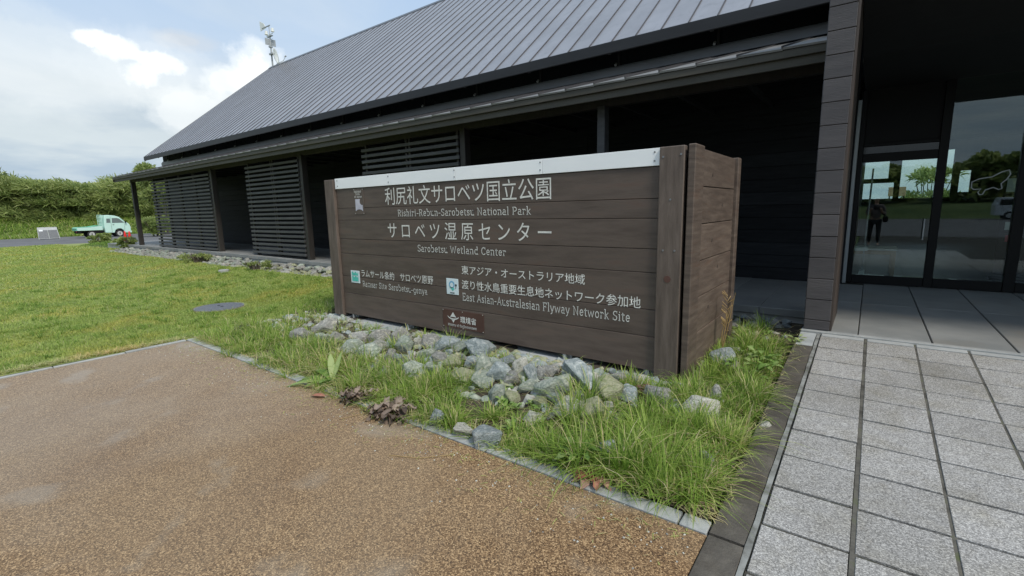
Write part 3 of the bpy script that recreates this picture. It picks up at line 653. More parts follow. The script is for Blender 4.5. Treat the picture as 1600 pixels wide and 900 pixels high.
# things in the room
tb = tag(empty('table', (.06, 10.35, .255)), 'small pale-topped wooden table just behind the entrance glass', 'table')
MB().cbox(-.34, .34, -.35, .35, .44, .47, .006).build('tabletop', M['white_plastic'], tb)
lg = MB().cbox(-.03, .03, -.03, .03, 0, .438, .004).mesh('leg', M['pale_wood'])
for a in (-.29, .29):
    for b in (-.30, .30): put('leg', lg, (a, b, 0), tb)
MB().box(-.29, .29, -.315, -.285, .37, .436).build('apron', M['pale_wood'], tb)
sdn = tag(empty('sign_stand', (-.05, 9.35, .255)), 'white pole stand on a flared base inside the entrance glass', 'stand')
MB().prism([(-.17, 0), (.17, 0), (.165, .03), (.07, .085), (.04, .10), (.035, .17), (-.035, .17), (-.04, .10), (-.07, .085), (-.165, .03)], 'y', -.1, .1).build('base', M['board_white'], sdn)
MB().tube([(0, 0, .15), (.01, 0, 1.0), (.02, 0, 1.75)], .012, 8).build('pole', M['metal'], sdn)
MB().cbox(-.12, .05, -.015, .015, .48, .55, .004).build('small_plate', M['board_white'], sdn)
bd = tag(empty('reflection_board', (1.75, 10.4, .255)), 'tall dark board with pale and red cards, standing in for a reflection in the glass', 'reflection board')  # added board, stands in for a tall dark reflection in the pane
MB().cbox(-.16, .16, -.03, .03, .1, 1.65, .006).build('panel', M['black'], bd)
MB().box(-.14, .0, -.035, -.031, 1.35, 1.55).box(-.02, .12, -.035, -.031, 1.05, 1.2).box(-.10, .0, -.035, -.031, .78, .9).build('card', M['white_plastic'], bd)
MB().box(-.08, .02, -.036, -.031, .6, .7).build('red_card', M['red_board'], bd)
MB().box(-.2, .2, -.15, .15, 0, .04).box(-.02, .02, -.02, .02, .04, .1).build('base', M['black'], bd)
# outside the rear windows: rail fence, board, tree (seen through both panes)
rfn = tag(empty('rail_fence', (1, 28, 0)), 'dark horizontal rail fence seen through the rear windows', 'fence')
for z in (.85, 1.15, 1.45): MB().box(-4, 4, -.03, .03, z, z+.10).build('rail', M['post_wood'], rfn)
for k in range(5): MB().box(-3.9+k*1.9, -3.8+k*1.9, .031, .1, 0, 1.62).build('post', M['post_wood'], rfn)
nb_ = tag(empty('notice_board', (.82, 27, 0)), 'brown notice board standing before the rail fence behind the building', 'notice board')
MB().cbox(-.3, .3, -.03, .03, 1.72, 2.12, .01).build('board', M['pale_wood'], nb_)
MB().box(-.27, -.22, .032, .08, 0, 2.0).box(.22, .27, .032, .08, 0, 2.0).build('leg', M['post_wood'], nb_)

# ------------------------------------------------------------------ ridge weather mast
A = tag(empty('weather_mast', (-28.1, 14.95, RZ+.02)), 'thin steel mast with wind vane and satellite dish on the far end of the ridge', 'antenna')
MB().tube([(0, 0, 0), (0, 0, 1.62)], .045, 8).build('mast', M['metal'], A)
MB().tube([(0, 0, 1.62), (0, 0, 2.15)], .022, 8).build('vane_stem', M['metal'], A)
MB().box(-.25, .25, -.06, .06, 1.58, 1.62).build('mount_plate', M['metal'], A)
MB().tube([(-.75, 0, 2.18), (.12, 0, 2.16)], .03, 6).build('vane_arm', M['metal'], A)
MB().add([(-.95, -.012, 2.08), (-.32, -.012, 2.12), (-.55, -.012, 2.40), (-.98, -.012, 2.62), (-.95, .012, 2.08), (-.32, .012, 2.12), (-.55, .012, 2.40), (-.98, .012, 2.62)],
         [(0, 1, 2, 3), (7, 6, 5, 4), (0, 4, 5, 1), (1, 5, 6, 2), (2, 6, 7, 3), (3, 7, 4, 0)]).build('vane_tail', M['white_plastic'], A)
MB().tube([(-.35, 0, 1.95), (-.35, 0, 1.76)], [.07, .09], 10).tube([(.35, 0, 1.95), (.35, 0, 1.76)], [.07, .09], 10).box(-.35, .35, -.015, .015, 1.68, 1.70).build('gauge', M['white_plastic'], A)
mb = MB()
for k in range(4): mb.box(-.30, .30, -.006, .006, 1.12+k*.1, 1.13+k*.1)
mb.box(-.006, .006, -.3, .3, 1.1, 1.46); mb.build('yagi_aerial', M['metal'], A)
mb = MB(); rings = 5; seg = 20; C = Vector((.20, .14, .56)); nrm = Vector((.72, .70, .12)).normalized(); ax1 = nrm.cross(Vector((0, 0, 1))).normalized(); ax2 = nrm.cross(ax1)
vs = [tuple(C-nrm*.1)]
for i in range(1, rings+1):
    for k in range(seg): rr = .42*i/rings; vs.append(tuple(C+(ax1*cos(2*pi*k/seg)+ax2*sin(2*pi*k/seg))*rr-nrm*(.1-.1*(i/rings)**2)))
fs = [(0, 1+k, 1+(k+1) % seg) for k in range(seg)]
for i in range(rings-1):
    for k in range(seg): fs.append((1+i*seg+k, 1+(i+1)*seg+k, 1+(i+1)*seg+(k+1) % seg, 1+i*seg+(k+1) % seg))
mb.add(vs, fs); dsh = mb.build('dish', M['white_plastic'], A, smooth=True); sm_ = dsh.modifiers.new('thickness', 'SOLIDIFY'); sm_.thickness = .015
MB().tube([C-nrm*.08+ax2*.45, C+nrm*.35+ax2*.3, C+nrm*.48+ax2*.12], .014, 6).tube([C+nrm*.46+ax2*.1, C+nrm*.56+ax2*.06], .04, 8).build('feed_arm', M['metal'], A)
MB().box(-.02, .3, -.14, .02, .58, .66).box(-.08, .08, -.08, .08, 1.0, 1.06).build('bracket', M['metal'], A)

# ------------------------------------------------------------------ the big timber sign
SY = 3.70
S = tag(empty('timber_sign', (-3.5, SY, .1)), 'large boxy brown timber sign with white top strip and white lettering on a stone bed', 'sign')
SO = Vector((-3.5, SY, .1))
def sp(name, mb, mat, smooth=False, loc=None, parent=None):
    o = mb.build(name, mat, parent or S, smooth=smooth); o.location = (0, 0, 0) if parent else -SO; return o
zed = [.150, .440, .668, .972, 1.165, 1.408, 1.562, 1.808]
for a, b in zip(zed[:-1], zed[1:]):
    sp('plank', MB().cbox(-5.66, -1.335, SY+R.uniform(-.001, .001), SY+.03, a+.002, b-.002, .003), M['sign_wood'])
for i in range(4):
    xa = -5.655+i*1.0805
    sp('cap_panel', MB().cbox(xa+.0015, xa+1.079, SY-.012, SY+.02, 1.812, 1.944, .002), M['white_board'])
for x in (-5.6, -4.57, -3.505, -2.435, -1.375):
    for z in (1.848, 1.915): sp('screw', MB().tube([(x, SY-.011, z), (x, SY-.016, z)], .007, 8), M['screw'])
sp('corner_post', MB().cbox(-5.865, -5.665, SY-.035, SY+.05, .12, 1.935, .006), M['sign_wood_up'])
sp('corner_post', MB().cbox(-5.865, -5.82, SY+.055, SY+.20, .12, 1.935, .006), M['sign_wood_up'])
sp('corner_post', MB().cbox(-1.330, -1.140, SY-.035, SY+.03, .10, 1.945, .006), M['sign_wood_up'])
sp('corner_post', MB().cbox(-1.115, -1.060, SY-.03, SY+.20, .10, 1.95, .006), M['sign_side'])
for a, b in zip([.14, .455, .755, 1.055, 1.352, 1.648], [.455, .755, 1.055, 1.352, 1.648, 1.938]):
    sp('side_plank', MB().cbox(-1.125, -1.085, SY+.203, 5.04, a+.003, b-.003, .004), M['sign_side'])
    sp('side_plank', MB().cbox(-5.855, -5.82, SY+.203, 5.04, a+.003, b-.003, .004), M['sign_wood'])
    sp('back_plank', MB().cbox(-5.66, -1.335, 5.20, 5.23, a+.003, b-.003, .004), M['sign_wood'])
sp('corner_post', MB().cbox(-1.115, -1.055, 5.045, 5.16, .12, 1.945, .006), M['sign_side'])
sp('corner_post', MB().cbox(-1.33, -1.095, 5.165, 5.24, .12, 1.945, .006), M['sign_wood_up'])
sp('corner_post', MB().cbox(-5.865, -5.665, 5.05, 5.24, .12, 1.935, .006), M['sign_wood_up'])
sp('top_board', MB().box(-5.66, -1.14, SY+.032, 5.19, 1.86, 1.89), M['sign_wood'])
sp('inner_core', MB().box(-5.6, -1.15, SY+.06, 5.15, .22, 1.85), M['black'])
for x in (-5.5, -4.4, -3.3, -2.2, -1.4): sp('anchor_bolt', MB().box(x-.05, x+.05, SY+.06, SY+.16, .08, .22).tube([(x, SY+.02, .09), (x, SY+.02, .16)], .02, 6), M['metal'])
for (x, z) in ((-1.30, 1.87), (-1.165, 1.88), (-1.235, 1.55), (-1.28, 1.16), (-1.19, 1.16)): sp('screw', MB().tube([(x, SY-.035, z), (x, SY-.039, z)], .008, 8), M['screw'])
# knots and chips in the wood of the side face and the post
kn = MB()
for (x, z, r) in ((-1.24, .935, .028),): kn.tube([(x, SY-.0345, z), (x, SY-.0375, z)], r, 12)
sp('knot', kn, M['plaque'])
kn = MB()
for (y, z) in ((4.25, 1.75), (4.32, 1.20), (4.55, .95), (4.3, .62), (4.9, .35), (4.62, 1.5)): kn.tube([(-1.0855, y, z), (-1.083, y, z)], .016, 8)
sp('knot', kn, M['pillar_core'])
tag(MB().cbox(-6.0, -.97, SY-.16, 5.4, -.1, .098, .02).build('concrete_footing', M['footing']), 'pale concrete footing slab under the timber sign', 'footing')

# ---- lettering: CJK lines through the built-in font, latin lines from pen strokes with slab feet
def fitbox(me, x0, x1, z0, z1):
    n = len(me.vertices); a = np.empty(n*3); me.vertices.foreach_get('co', a); a = a.reshape(-1, 3)
    mn, mx = a.min(0), a.max(0); o = np.empty_like(a)
    o[:, 0] = x0+(a[:, 0]-mn[0])/(mx[0]-mn[0])*(x1-x0)
    o[:, 2] = z0+(a[:, 1]-mn[1])/(mx[1]-mn[1])*(z1-z0); o[:, 1] = -(a[:, 2]-mn[2])
    me.vertices.foreach_set('co', o.ravel()); me.update()
def cjk(name, text, x0, x1, z0, z1, y=SY-.0035, parent=None, off=.000, space=1.0, mat='letter', th_=.002):
    c = bpy.data.curves.new(name, 'FONT'); c.body = text; c.size = 1; c.offset = off; c.space_character = space; c.resolution_u = 3
    t = bpy.data.objects.new(name, c); COL.objects.link(t)
    me = bpy.data.meshes.new_from_object(t.evaluated_get(bpy.context.evaluated_depsgraph_get()))
    bpy.data.objects.remove(t); me.name = name
    fitbox(me, x0, x1, z0, z1)
    a = np.empty(len(me.vertices)*3); me.vertices.foreach_get('co', a); a = a.reshape(-1, 3); a[:, 1] = y; me.vertices.foreach_set('co', a.ravel())
    me.materials.clear(); me.materials.append(M[mat]); me.update()
    o = put(name, me, (0, 0, 0) if parent else tuple(-SO), parent or S); return o
def arc(cx, cy, rx, ry, a0, a1, n=9): return [(cx+rx*cos(radians(a0+(a1-a0)*i/(n-1))), cy+ry*sin(radians(a0+(a1-a0)*i/(n-1)))) for i in range(n)]
def sf(x, y, w=.07): return [(x-w, y), (x+w, y)]
G = {  # glyph: (advance, strokes)
 'R': (.60, [[(.12, 0), (.12, .7)], [(.04, .7), (.3, .7)] + arc(.3, .53, .17, .17, 90, -90)+[(.12, .36)], [(.3, .36), (.5, 0)], sf(.12, 0), sf(.51, 0, .05)]),
 'P': (.56, [[(.12, 0), (.12, .7)], [(.04, .7), (.3, .7)]+arc(.3, .51, .18, .19, 90, -90)+[(.12, .32)], sf(.12, 0)]),
 'S': (.52, [arc(.26, .53, .17, .17, 20, 270)+arc(.25, .18, .18, .18, 90, -160), [(.43, .55), (.43, .7)], [(.07, .02), (.07, .16)]]),
 'N': (.68, [[(.13, 0), (.13, .7), (.54, 0), (.54, .7)], sf(.13, 0), [(.03, .7), (.13, .7)], sf(.54, .7)]),
 'W': (.86, [[(.06, .7), (.24, 0), (.42, .62), (.60, 0), (.78, .7)], sf(.07, .7), sf(.77, .7)]),
 'C': (.60, [arc(.33, .35, .24, .35, 40, 320, 14), [(.52, .5), (.52, .7)]]),
 'E': (.56, [[(.12, 0), (.12, .7)], [(.04, .7), (.46, .7), (.46, .58)], [(.12, .37), (.38, .37)], [(.04, 0), (.48, 0), (.48, .13)], [(.38, .31), (.38, .43)]]),
 'A': (.66, [[(.08, 0), (.33, .7), (.58, 0)], [(.17, .24), (.49, .24)], sf(.08, 0, .06), sf(.58, 0, .06)]),
 'F': (.54, [[(.12, 0), (.12, .7)], [(.04, .7), (.46, .7), (.46, .57)], [(.12, .37), (.38, .37)], sf(.12, 0), [(.38, .31), (.38, .43)]]),
 'M': (.80, [[(.13, 0), (.13, .7), (.4, .15), (.67, .7), (.67, 0)], sf(.13, 0), sf(.67, 0), [(.04, .7), (.13, .7)], [(.67, .7), (.76, .7)]]),
 'J': (.42, [[(.28, .7), (.28, .12)]+arc(.16, .12, .12, .12, 0, -150), sf(.28, .7)]),
 'i': (.28, [[(.05, .48), (.14, .48), (.14, 0)], sf(.14, 0), [(.14, .62), (.14, .69)]]),
 's': (.40, [arc(.2, .365, .12, .115, 20, 270)+arc(.2, .125, .13, .125, 90, -160), [(.33, .37), (.33, .48)], [(.07, .02), (.07, .13)]]),
 'h': (.54, [[(.04, .74), (.13, .74), (.13, 0)], [(.13, .3)]+arc(.28, .33, .14, .16, 170, 0)+[(.42, 0)], sf(.13, 0), sf(.42, 0)]),
 'r': (.40, [[(.04, .48), (.13, .48), (.13, 0)], [(.13, .28)]+arc(.28, .3, .14, .18, 165, 60), sf(.13, 0), [(.35, .47), (.35, .37)]]),
 'e': (.48, [[(.09, .26), (.40, .26)]+arc(.245, .25, .16, .24, 5, 318, 14)]),
 'b': (.54, [[(.03, .74), (.12, .74), (.12, 0)], arc(.27, .245, .17, .245, 180, -180, 16)]),
 'd': (.54, [[(.33, .74), (.42, .74), (.42, 0), (.5, 0)], arc(.26, .245, .16, .245, 0, 360, 16)]),
 'u': (.54, [[(.03, .48), (.12, .48), (.12, .17)]+arc(.26, .17, .14, .17, 180, 350)+[(.41, .48)], [(.33, .48), (.41, .48), (.41, 0), (.49, 0)]]),
 'n': (.54, [[(.04, .48), (.13, .48), (.13, 0)], [(.13, .28)]+arc(.28, .33, .14, .16, 170, 0)+[(.42, 0)], sf(.13, 0), sf(.42, 0)]),
 'm': (.80, [[(.04, .48), (.13, .48), (.13, 0)], [(.13, .28)]+arc(.26, .34, .13, .15, 170, 0)+[(.39, 0)], [(.39, .28)]+arc(.52, .34, .14, .15, 170, 0)+[(.66, 0)], sf(.13, 0), sf(.39, 0), sf(.66, 0)]),
 'a': (.48, [arc(.22, .35, .13, .14, 150, 0)+[(.35, 0), (.44, 0)], arc(.21, .14, .14, .14, 70, 360, 14)]),
 'o': (.50, [arc(.25, .245, .17, .245, 0, 360, 18)]),
 't': (.36, [[(.15, .62), (.15, .12)]+arc(.25, .12, .1, .12, 180, 300), [(.04, .48), (.31, .48)]]),
 'l': (.28, [[(.05, .74), (.14, .74), (.14, 0)], sf(.14, 0)]),
 'k': (.52, [[(.04, .74), (.13, .74), (.13, 0)], [(.40, .48), (.14, .2)], [(.22, .28), (.43, 0)], sf(.13, 0), sf(.44, 0, .05), sf(.40, .48, .05)]),
 'g': (.52, [arc(.25, .245, .16, .245, 0, 360, 16), [(.42, .48), (.42, -.05)]+arc(.27, -.05, .15, .15, 0, -160)]),
 'y': (.50, [[(.06, .48), (.25, 0)], [(.44, .48), (.22, -.12), (.1, -.2)], sf(.07, .48, .06), sf(.43, .48, .06)]),
 'w': (.72, [[(.05, .48), (.2, 0), (.35, .44), (.5, 0), (.65, .48)], sf(.06, .48, .05), sf(.64, .48, .05)]),
 'p': (.54, [[(.04, .48), (.13, .48), (.13, -.2)], arc(.28, .245, .16, .245, 180, -180, 16), sf(.13, -.2)]),
 'f': (.34, [arc(.27, .6, .12, .13, 60, 180)+[(.15, 0)], [(.05, .48), (.29, .48)], sf(.15, 0)]),
 'v': (.50, [[(.06, .48), (.25, 0), (.44, .48)], sf(.07, .48, .05), sf(.43, .48, .05)]),
 '-': (.36, [[(.06, .26), (.30, .26)]]), ' ': (.28, [])}
def latin(name, text, x0, x1, zb, capz, y=SY-.0035, parent=None, w=.072, mat='letter', track=.03):
    V = []; F = []; cx = 0.0
    for ch in text:
        adv, strokes = G[ch]
        for stk in strokes:
            P = [Vector((cx+p[0], p[1])) for p in stk]; n = len(P)
            P = [p for i, p in enumerate(P) if i == 0 or (p-P[i-1]).length > 1e-5]; n = len(P)
            if n < 2: continue
            b0 = len(V)
            for i, p in enumerate(P):
                d1 = (P[i]-P[i-1]).normalized() if i else (P[1]-P[0]).normalized(); d2 = (P[i+1]-P[i]).normalized() if i < n-1 else d1
                t = (d1+d2); t = t.normalized() if t.length > .2 else d1; k = w/2/max(.5, t.dot(d1)); nn = Vector((-t.y, t.x))*k
                e = d1*(w/2*.4)*(-1 if i == 0 else 1 if i == n-1 else 0)
                V.append(tuple(p+nn+e)); V.append(tuple(p-nn+e))
            for i in range(n-1): a = b0+2*i; F.append((a, a+2, a+3, a+1))
        cx += adv+track
    k = (x1-x0)/(cx-track); sz = (capz-zb)/.7
    mb = MB(); mb.v = [(x0+vx*k, y, zb+vy*sz) for vx, vy in V]; mb.f = [list(f) for f in F]; mb.mi = [0]*len(F)
    o = mb.build(name, M[mat], parent or S); o.location = (0, 0, 0) if parent else -SO; return o
cjk('lettering', '利尻礼文サロベツ国立公園', -4.66, -2.325, 1.585, 1.788)
latin('lettering', 'Rishiri-Rebun-Sarobetsu National Park', -4.447, -2.548, 1.452, 1.522)
cjk('lettering', 'サ ロ ベ ツ 湿 原 セ ン タ ー', -4.645, -2.325, 1.192, 1.378, space=1.0)
latin('lettering', 'Sarobetsu Wetland Center', -4.137, -2.855, 1.050, 1.122)
cjk('lettering', 'ラムサール条約　サロベツ原野', -5.235, -3.905, .680, .778, off=.004)
latin('lettering', 'Ramsar Site Sarobetsu-genya', -5.225, -4.01, .556, .625)
cjk('lettering', '東アジア・オーストラリア地域', -3.462, -1.980, .828, .922, off=.004)
cjk('lettering', '渡り性水鳥重要生息地ネットワーク参加地', -3.467, -1.463, .668, .768, off=.004)
latin('lettering', 'East Asian-Australasian Flyway Network Site', -3.465, -1.551, .545, .622)
# badges and plaques
def badge(name, x0, x1, z0, z1, mat, dy=.006):
    e = sp(name, MB().cbox(x0, x1, SY-dy, SY-.001, z0, z1, .0015), mat); return e
def onb(name, mb, mat, par): o = mb.build(name, mat, par); return o
b1 = badge('badge', -5.462, -5.276, .590, .752, M['badge_white']); b1['label'] = 'white badge with green wave picture'
yb_ = SY-.0085
w_ = [(-5.435+.133*i/12, .655+.012*sin(i*1.1)) for i in range(13)]
onb('picture', MB().add([(x, yb_, .612) for x, z in w_]+[(x, yb_, z+.02) for x, z in w_], [(i, i+1, i+14, i+13) for i in range(12)]), M['badge_green'], b1)
onb('picture', MB().add([(x, yb_, .69) for x, z in w_]+[(x, yb_, z+.073) for x, z in w_], [(i, i+1, i+14, i+13) for i in range(12)]), M['badge_green'], b1)
b2 = badge('badge', -3.695, -3.518, .594, .770, M['badge_white']); b2['label'] = 'white badge with pale blue bird picture'
onb('picture', MB().add([(-3.612+.042*cos(a*pi/9), yb_, .705+.04*sin(a*pi/9)) for a in range(18)], [list(range(18))]), M['badge_blue'], b2)
onb('picture', MB().add([(-3.612+.026*cos(a*pi/9), yb_-.001, .700+.026*sin(a*pi/9)) for a in range(18)], [list(range(18))]), M['badge_white'], b2)
onb('picture', MB().add([(-3.65, yb_, .68), (-3.60, yb_, .635), (-3.57, yb_, .66), (-3.60, yb_, .672)], [(0, 1, 2, 3)]), M['badge_green'], b2)
onb('picture', MB().add([(-3.55+.013*cos(a*pi/5), yb_, .700+.013*sin(a*pi/5)) for a in range(10)], [list(range(10))]).quad((-3.558, yb_, .66), (-3.55, yb_, .66), (-3.548, yb_, .69), (-3.554, yb_, .69)), M['black'], b2)
onb('picture', MB().quad((-3.64, yb_, .607), (-3.575, yb_, .607), (-3.575, yb_, .617), (-3.64, yb_, .617)), M['black'], b2)
pq = badge('plaque', -3.775, -3.170, .215, .420, M['plaque'], .005)
yp = SY-.0075
onb('logo', MB().add([(-3.66, yp, .335), (-3.612, yp, .395), (-3.565, yp, .335), (-3.59, yp, .341), (-3.635, yp, .341)], [(0, 1, 2, 3, 4)]), M['letter'], pq)
ar = [(-3.612+.088*cos(radians(200+140*i/14)), .352+.042*sin(radians(200+140*i/14))) for i in range(15)]; ar2 = [(-3.612+.088*cos(radians(196+148*i/14)), .362+.038*sin(radians(196+148*i/14))) for i in range(15)]
onb('logo', MB().add([(x, yp, z) for x, z in ar]+[(x, yp, z) for x, z in ar2], [(i, i+1, i+16, i+15) for i in range(14)]).add([(-3.64, yp, .312), (-3.612, yp, .275), (-3.584, yp, .312)], [(0, 1, 2)]), M['letter'], pq)
cjk('lettering', '環境省', -3.505, -3.275, .286, .362, y=yp, off=.012, parent=pq)
latin('lettering', 'Ministry of the Environment'.replace('x', 's'), -3.695, -3.272, .238, .264, y=yp, parent=pq, w=.12)
for (x, z) in ((-3.765, .41), (-3.765, .225), (-3.47, .41), (-3.47, .225), (-3.182, .41), (-3.182, .225)): onb('screw', MB().tube([(x, yp+.003, z), (x, yp-.001, z)], .006, 6), M['screw_pale'], pq)
np_ = badge('plaque', -5.275, -5.075, 1.480, 1.800, M['plaque'], .004); np_.data.materials.clear(); np_.data.materials.append(M['sign_wood_up'])
yn = SY-.0065
latin('lettering', 'National', -5.262, -5.118, 1.752, 1.776, y=yn, parent=np_, w=.12)
latin('lettering', 'Parks', -5.232, -5.148, 1.722, 1.744, y=yn, parent=np_, w=.12)
latin('lettering', 'of Japan', -5.262, -5.108, 1.690, 1.712, y=yn, parent=np_, w=.12)
oa = [(-5.248, 1.670), (-5.158, 1.670)]+[(-5.11+.048*cos(radians(a)), 1.640+.045*sin(radians(a))) for a in range(140, 281, 20)]+[(-5.100, 1.52)]+[(-5.175+.07*cos(radians(a)), 1.515+.028*sin(radians(a))) for a in range(20, 161, 20)]+[(-5.248, 1.52)]
onb('emblem', MB().add([(x, yn, z) for x, z in oa], [list(range(len(oa)))]), M['emblem'], np_)
for (x, z) in ((-5.262, 1.79), (-5.088, 1.79), (-5.262, 1.492), (-5.088, 1.492)): onb('screw', MB().tube([(x, yn+.002, z), (x, yn-.001, z)], .005, 6), M['screw_pale'], np_)

# ------------------------------------------------------------------ rocks
def rock_mesh(seed, mat):
    rr = np.random.default_rng(seed); bm = bmesh.new()
    P = rr.normal(size=(16, 3)); P /= np.linalg.norm(P, axis=1)[:, None]; P *= (.42+.10*rr.random((16, 1)))
    for p in P: bm.verts.new(p)
    res = bmesh.ops.convex_hull(bm, input=bm.verts[:])
    bmesh.ops.delete(bm, geom=[v for v in bm.verts if not v.link_faces], context='VERTS')
    bmesh.ops.bevel(bm, geom=bm.edges[:], offset=.035, segments=1, affect='EDGES', clamp_overlap=True)
    bmesh.ops.recalc_face_normals(bm, faces=bm.faces[:])
    me = bpy.data.meshes.new('rock'); bm.to_mesh(me); bm.free(); me.materials.append(mat)
    return me
RM = {}
for k in ('rock_green', 'rock_blue', 'rock_grey', 'rock_pale', 'rock_red', 'rock_moss'): RM[k] = [rock_mesh(hash(k) % 1 + i*7+len(k)*31+ord(k[5]), M[k]) for i in range(5)]
def pray(x, y): return fw + r_*((x-800)/FPX) + u_*((450-y)/FPX)
def land(x, y, zf, lift=0.0):
    d = pray(x, y); z = .08
    for _ in range(12):
        t = (z-1.5)/d.z; p = C0+d*t; z = float(zf(p.x, p.y))+lift
    return p, t
def hgt(x, y):
    return float(bed_z(x, y))
ROCKS = [  # image column, row, width; aspect, kind, label
 (865, 602, 54, .62, 'rock_green', 'large grey-green wedge rock leaning in the middle of the heap'), (902, 590, 50, .7, 'rock_blue', 'big smooth blue-grey rock behind the leaning wedge'),
 (922, 592, 22, 1.2, 'rock_pale', 'small white-topped rock beside the big blue-grey one'), (900, 621, 25, .9, 'rock_grey', 'small grey cube-like rock below the big blue-grey one'),
 (886, 639, 40, .6, 'rock_pale', 'flat pale rock at the lower edge of the heap'), (925, 643, 36, 1.2, 'rock_moss', 'upright pale yellow-green rock at the lower edge of the heap'),
 (950, 637, 20, 1.1, 'rock_pale', 'small pale rock touching the upright yellow-green one'), (947, 611, 46, .8, 'rock_moss', 'broad lichen-tinted rock under the right half of the sign'),
 (980, 616, 30, .8, 'rock_blue', 'pale blue rock right of the lichen-tinted one'), (1007, 611, 30, .6, 'rock_red', 'reddish brown rock under the right end of the sign'),
 (1030, 618, 38, .8, 'rock_grey', None), (1096, 638, 48, .7, 'rock_pale', 'bright white-faced rock in the grass in front of the sign corner'),
 (1116, 618, 26, 1.2, 'rock_grey', 'tall grey rock in grass behind the white-faced one'), (952, 706, 30, 1.35, 'rock_blue', 'upright blue-grey stone alone in grass near the kerb'),
 (760, 683, 44, .8, 'rock_blue', 'teal-veined rock resting on the kerb'), (722, 673, 30, .6, 'rock_pale', 'cream rock resting on the kerb'), (682, 653, 20, 1.2, 'rock_blue', None),
 (1194, 668, 20, .9, 'rock_pale', 'small white rock beside the dark edging strip'), (835, 657, 26, 1.0, 'rock_pale', 'pale rounded rock half sunk in front grass'), (905, 652, 24, .8, 'rock_moss', None),
 (1007, 677, 22, .8, 'rock_blue', None), (1100, 716, 24, 1.0, 'rock_grey', None), (815, 573, 26, 1.2, 'rock_pale', 'pale chipped rock against the footing'), (832, 582, 22, 1.5, 'rock_blue', None),
 (823, 603, 30, .6, 'rock_green', None), (790, 564, 26, .8, 'rock_blue', None), (772, 572, 28, .8, 'rock_green', None), (757, 572, 30, 1.1, 'rock_green', None), (782, 583, 32, .9, 'rock_blue', None),
 (727, 588, 32, .8, 'rock_moss', 'moss-tinted rock left of centre in the heap'), (755, 593, 30, .8, 'rock_green', None), (750, 549, 40, .7, 'rock_blue', 'long blue rock lying along the footing below the plaque'), (722, 545, 26, .8, 'rock_green', None),
 (702, 539, 34, .7, 'rock_blue', None), (672, 535, 22, 1.0, 'rock_grey', None), (655, 535, 15, 1.3, 'rock_pale', 'small white splinter rock near the footing'), (635, 538, 24, .9, 'rock_green', None),
 (625, 526, 28, .8, 'rock_grey', None), (592, 526, 28, .8, 'rock_grey', None), (652, 582, 44, .6, 'rock_green', 'pale green slab-like rock among the left grass'), (625, 560, 20, 1.1, 'rock_blue', None),
 (612, 556, 24, .8, 'rock_grey', None), (577, 549, 34, .7, 'rock_green', None), (552, 544, 30, .8, 'rock_green', None), (559, 530, 24, .8, 'rock_grey', None), (510, 511, 36, .6, 'rock_grey', 'broad flat rock left of the sign foot'),
 (472, 525, 30, .7, 'rock_grey', None), (525, 528, 22, .7, 'rock_grey', None), (777, 616, 26, 1.0, 'rock_green', None), (1130, 562, 34, .9, 'rock_blue', 'dark-shadowed blue rock at the right side of the sign'),
 (1146, 577, 22, 1.0, 'rock_grey', None), (1150, 552, 18, 1.0, 'rock_pale', 'small pale rock behind the sign corner'), (1096, 571, 16, .9, 'rock_pale', None), (800, 590, 24, .8, 'rock_grey', None), (846, 583, 22, .8, 'rock_grey', None),
 (690, 560, 24, .7, 'rock_grey', None), (668, 556, 26, .7, 'rock_green', None), (706, 566, 24, .8, 'rock_moss', None), (739, 567, 22, .8, 'rock_blue', None), (592, 541, 22, .8, 'rock_grey', None), (680, 575, 26, .7, 'rock_green', None),
 (640, 566, 22, .7, 'rock_grey', None), (800, 620, 24, .7, 'rock_moss', None), (965, 590, 24, .7, 'rock_grey', None), (993, 596, 20, .7, 'rock_green', None), (860, 578, 24, .7, 'rock_grey', None), (500, 530, 22, .7, 'rock_green', None), (1060, 608, 24, .8, 'rock_grey', None),
 (1172, 560, 20, .8, 'rock_grey', None), (960, 655, 20, .8, 'rock_grey', None), (867, 622, 24, .7, 'rock_blue', None), (845, 628, 20, .8, 'rock_moss', None)]
def put_rock(p, size, asp, kind, label, group, i):
    me = RM[kind][i % 5]
    o = put('rock', me, (p.x, p.y, p.z+size*.5*min(asp, 1.0)*.40), None, (R.uniform(-.5, .5), R.uniform(-.4, .4), R.uniform(0, 6.3)), (size*1.05, size*.85, size*asp))
    tag(o, label, 'rock', group); return o
def zoneof(x): return sum(x >= l for l in (540, 600, 680, 765, 850, 940, 1030, 1110))
for i, (x, y, w, asp, kind, lab) in enumerate(ROCKS):
    p, t = land(x, y+w*asp*.30, hgt)
    size = w/FPX*t*1.5
    if not lab:
        kn_ = {'rock_green': 'grey-green', 'rock_blue': 'blue-grey', 'rock_grey': 'plain grey', 'rock_moss': 'lichen-tinted', 'rock_pale': 'pale', 'rock_red': 'red'}[kind]
        zone = next(zn for lim, zn in ((540, 'left of the sign'), (600, 'below the green badge'), (680, 'below the small left lettering'), (765, 'below the brown plaque'), (850, 'just right of the brown plaque'),
                    (940, 'below the word Flyway'), (1030, 'below the words Network Site'), (1110, 'before the corner posts'), (1700, 'beside the right face of the sign')) if x < lim)
        same = sorted((q[0], q[1]) for q in ROCKS if q[4] == kind and not q[5] and zoneof(q[0]) == zoneof(x))
        k = same.index((x, y)); nth = '' if len(same) == 1 else ('first ', 'second ', 'third ', 'fourth ', 'fifth ', 'sixth ')[k]
        lab = ('the ' if not nth else nth)+kn_+' rock '+('from the left ' if nth else '')+'heaped '+zone
    put_rock(p, size, asp, kind, lab, 'rocks heaped in front of the sign', i)
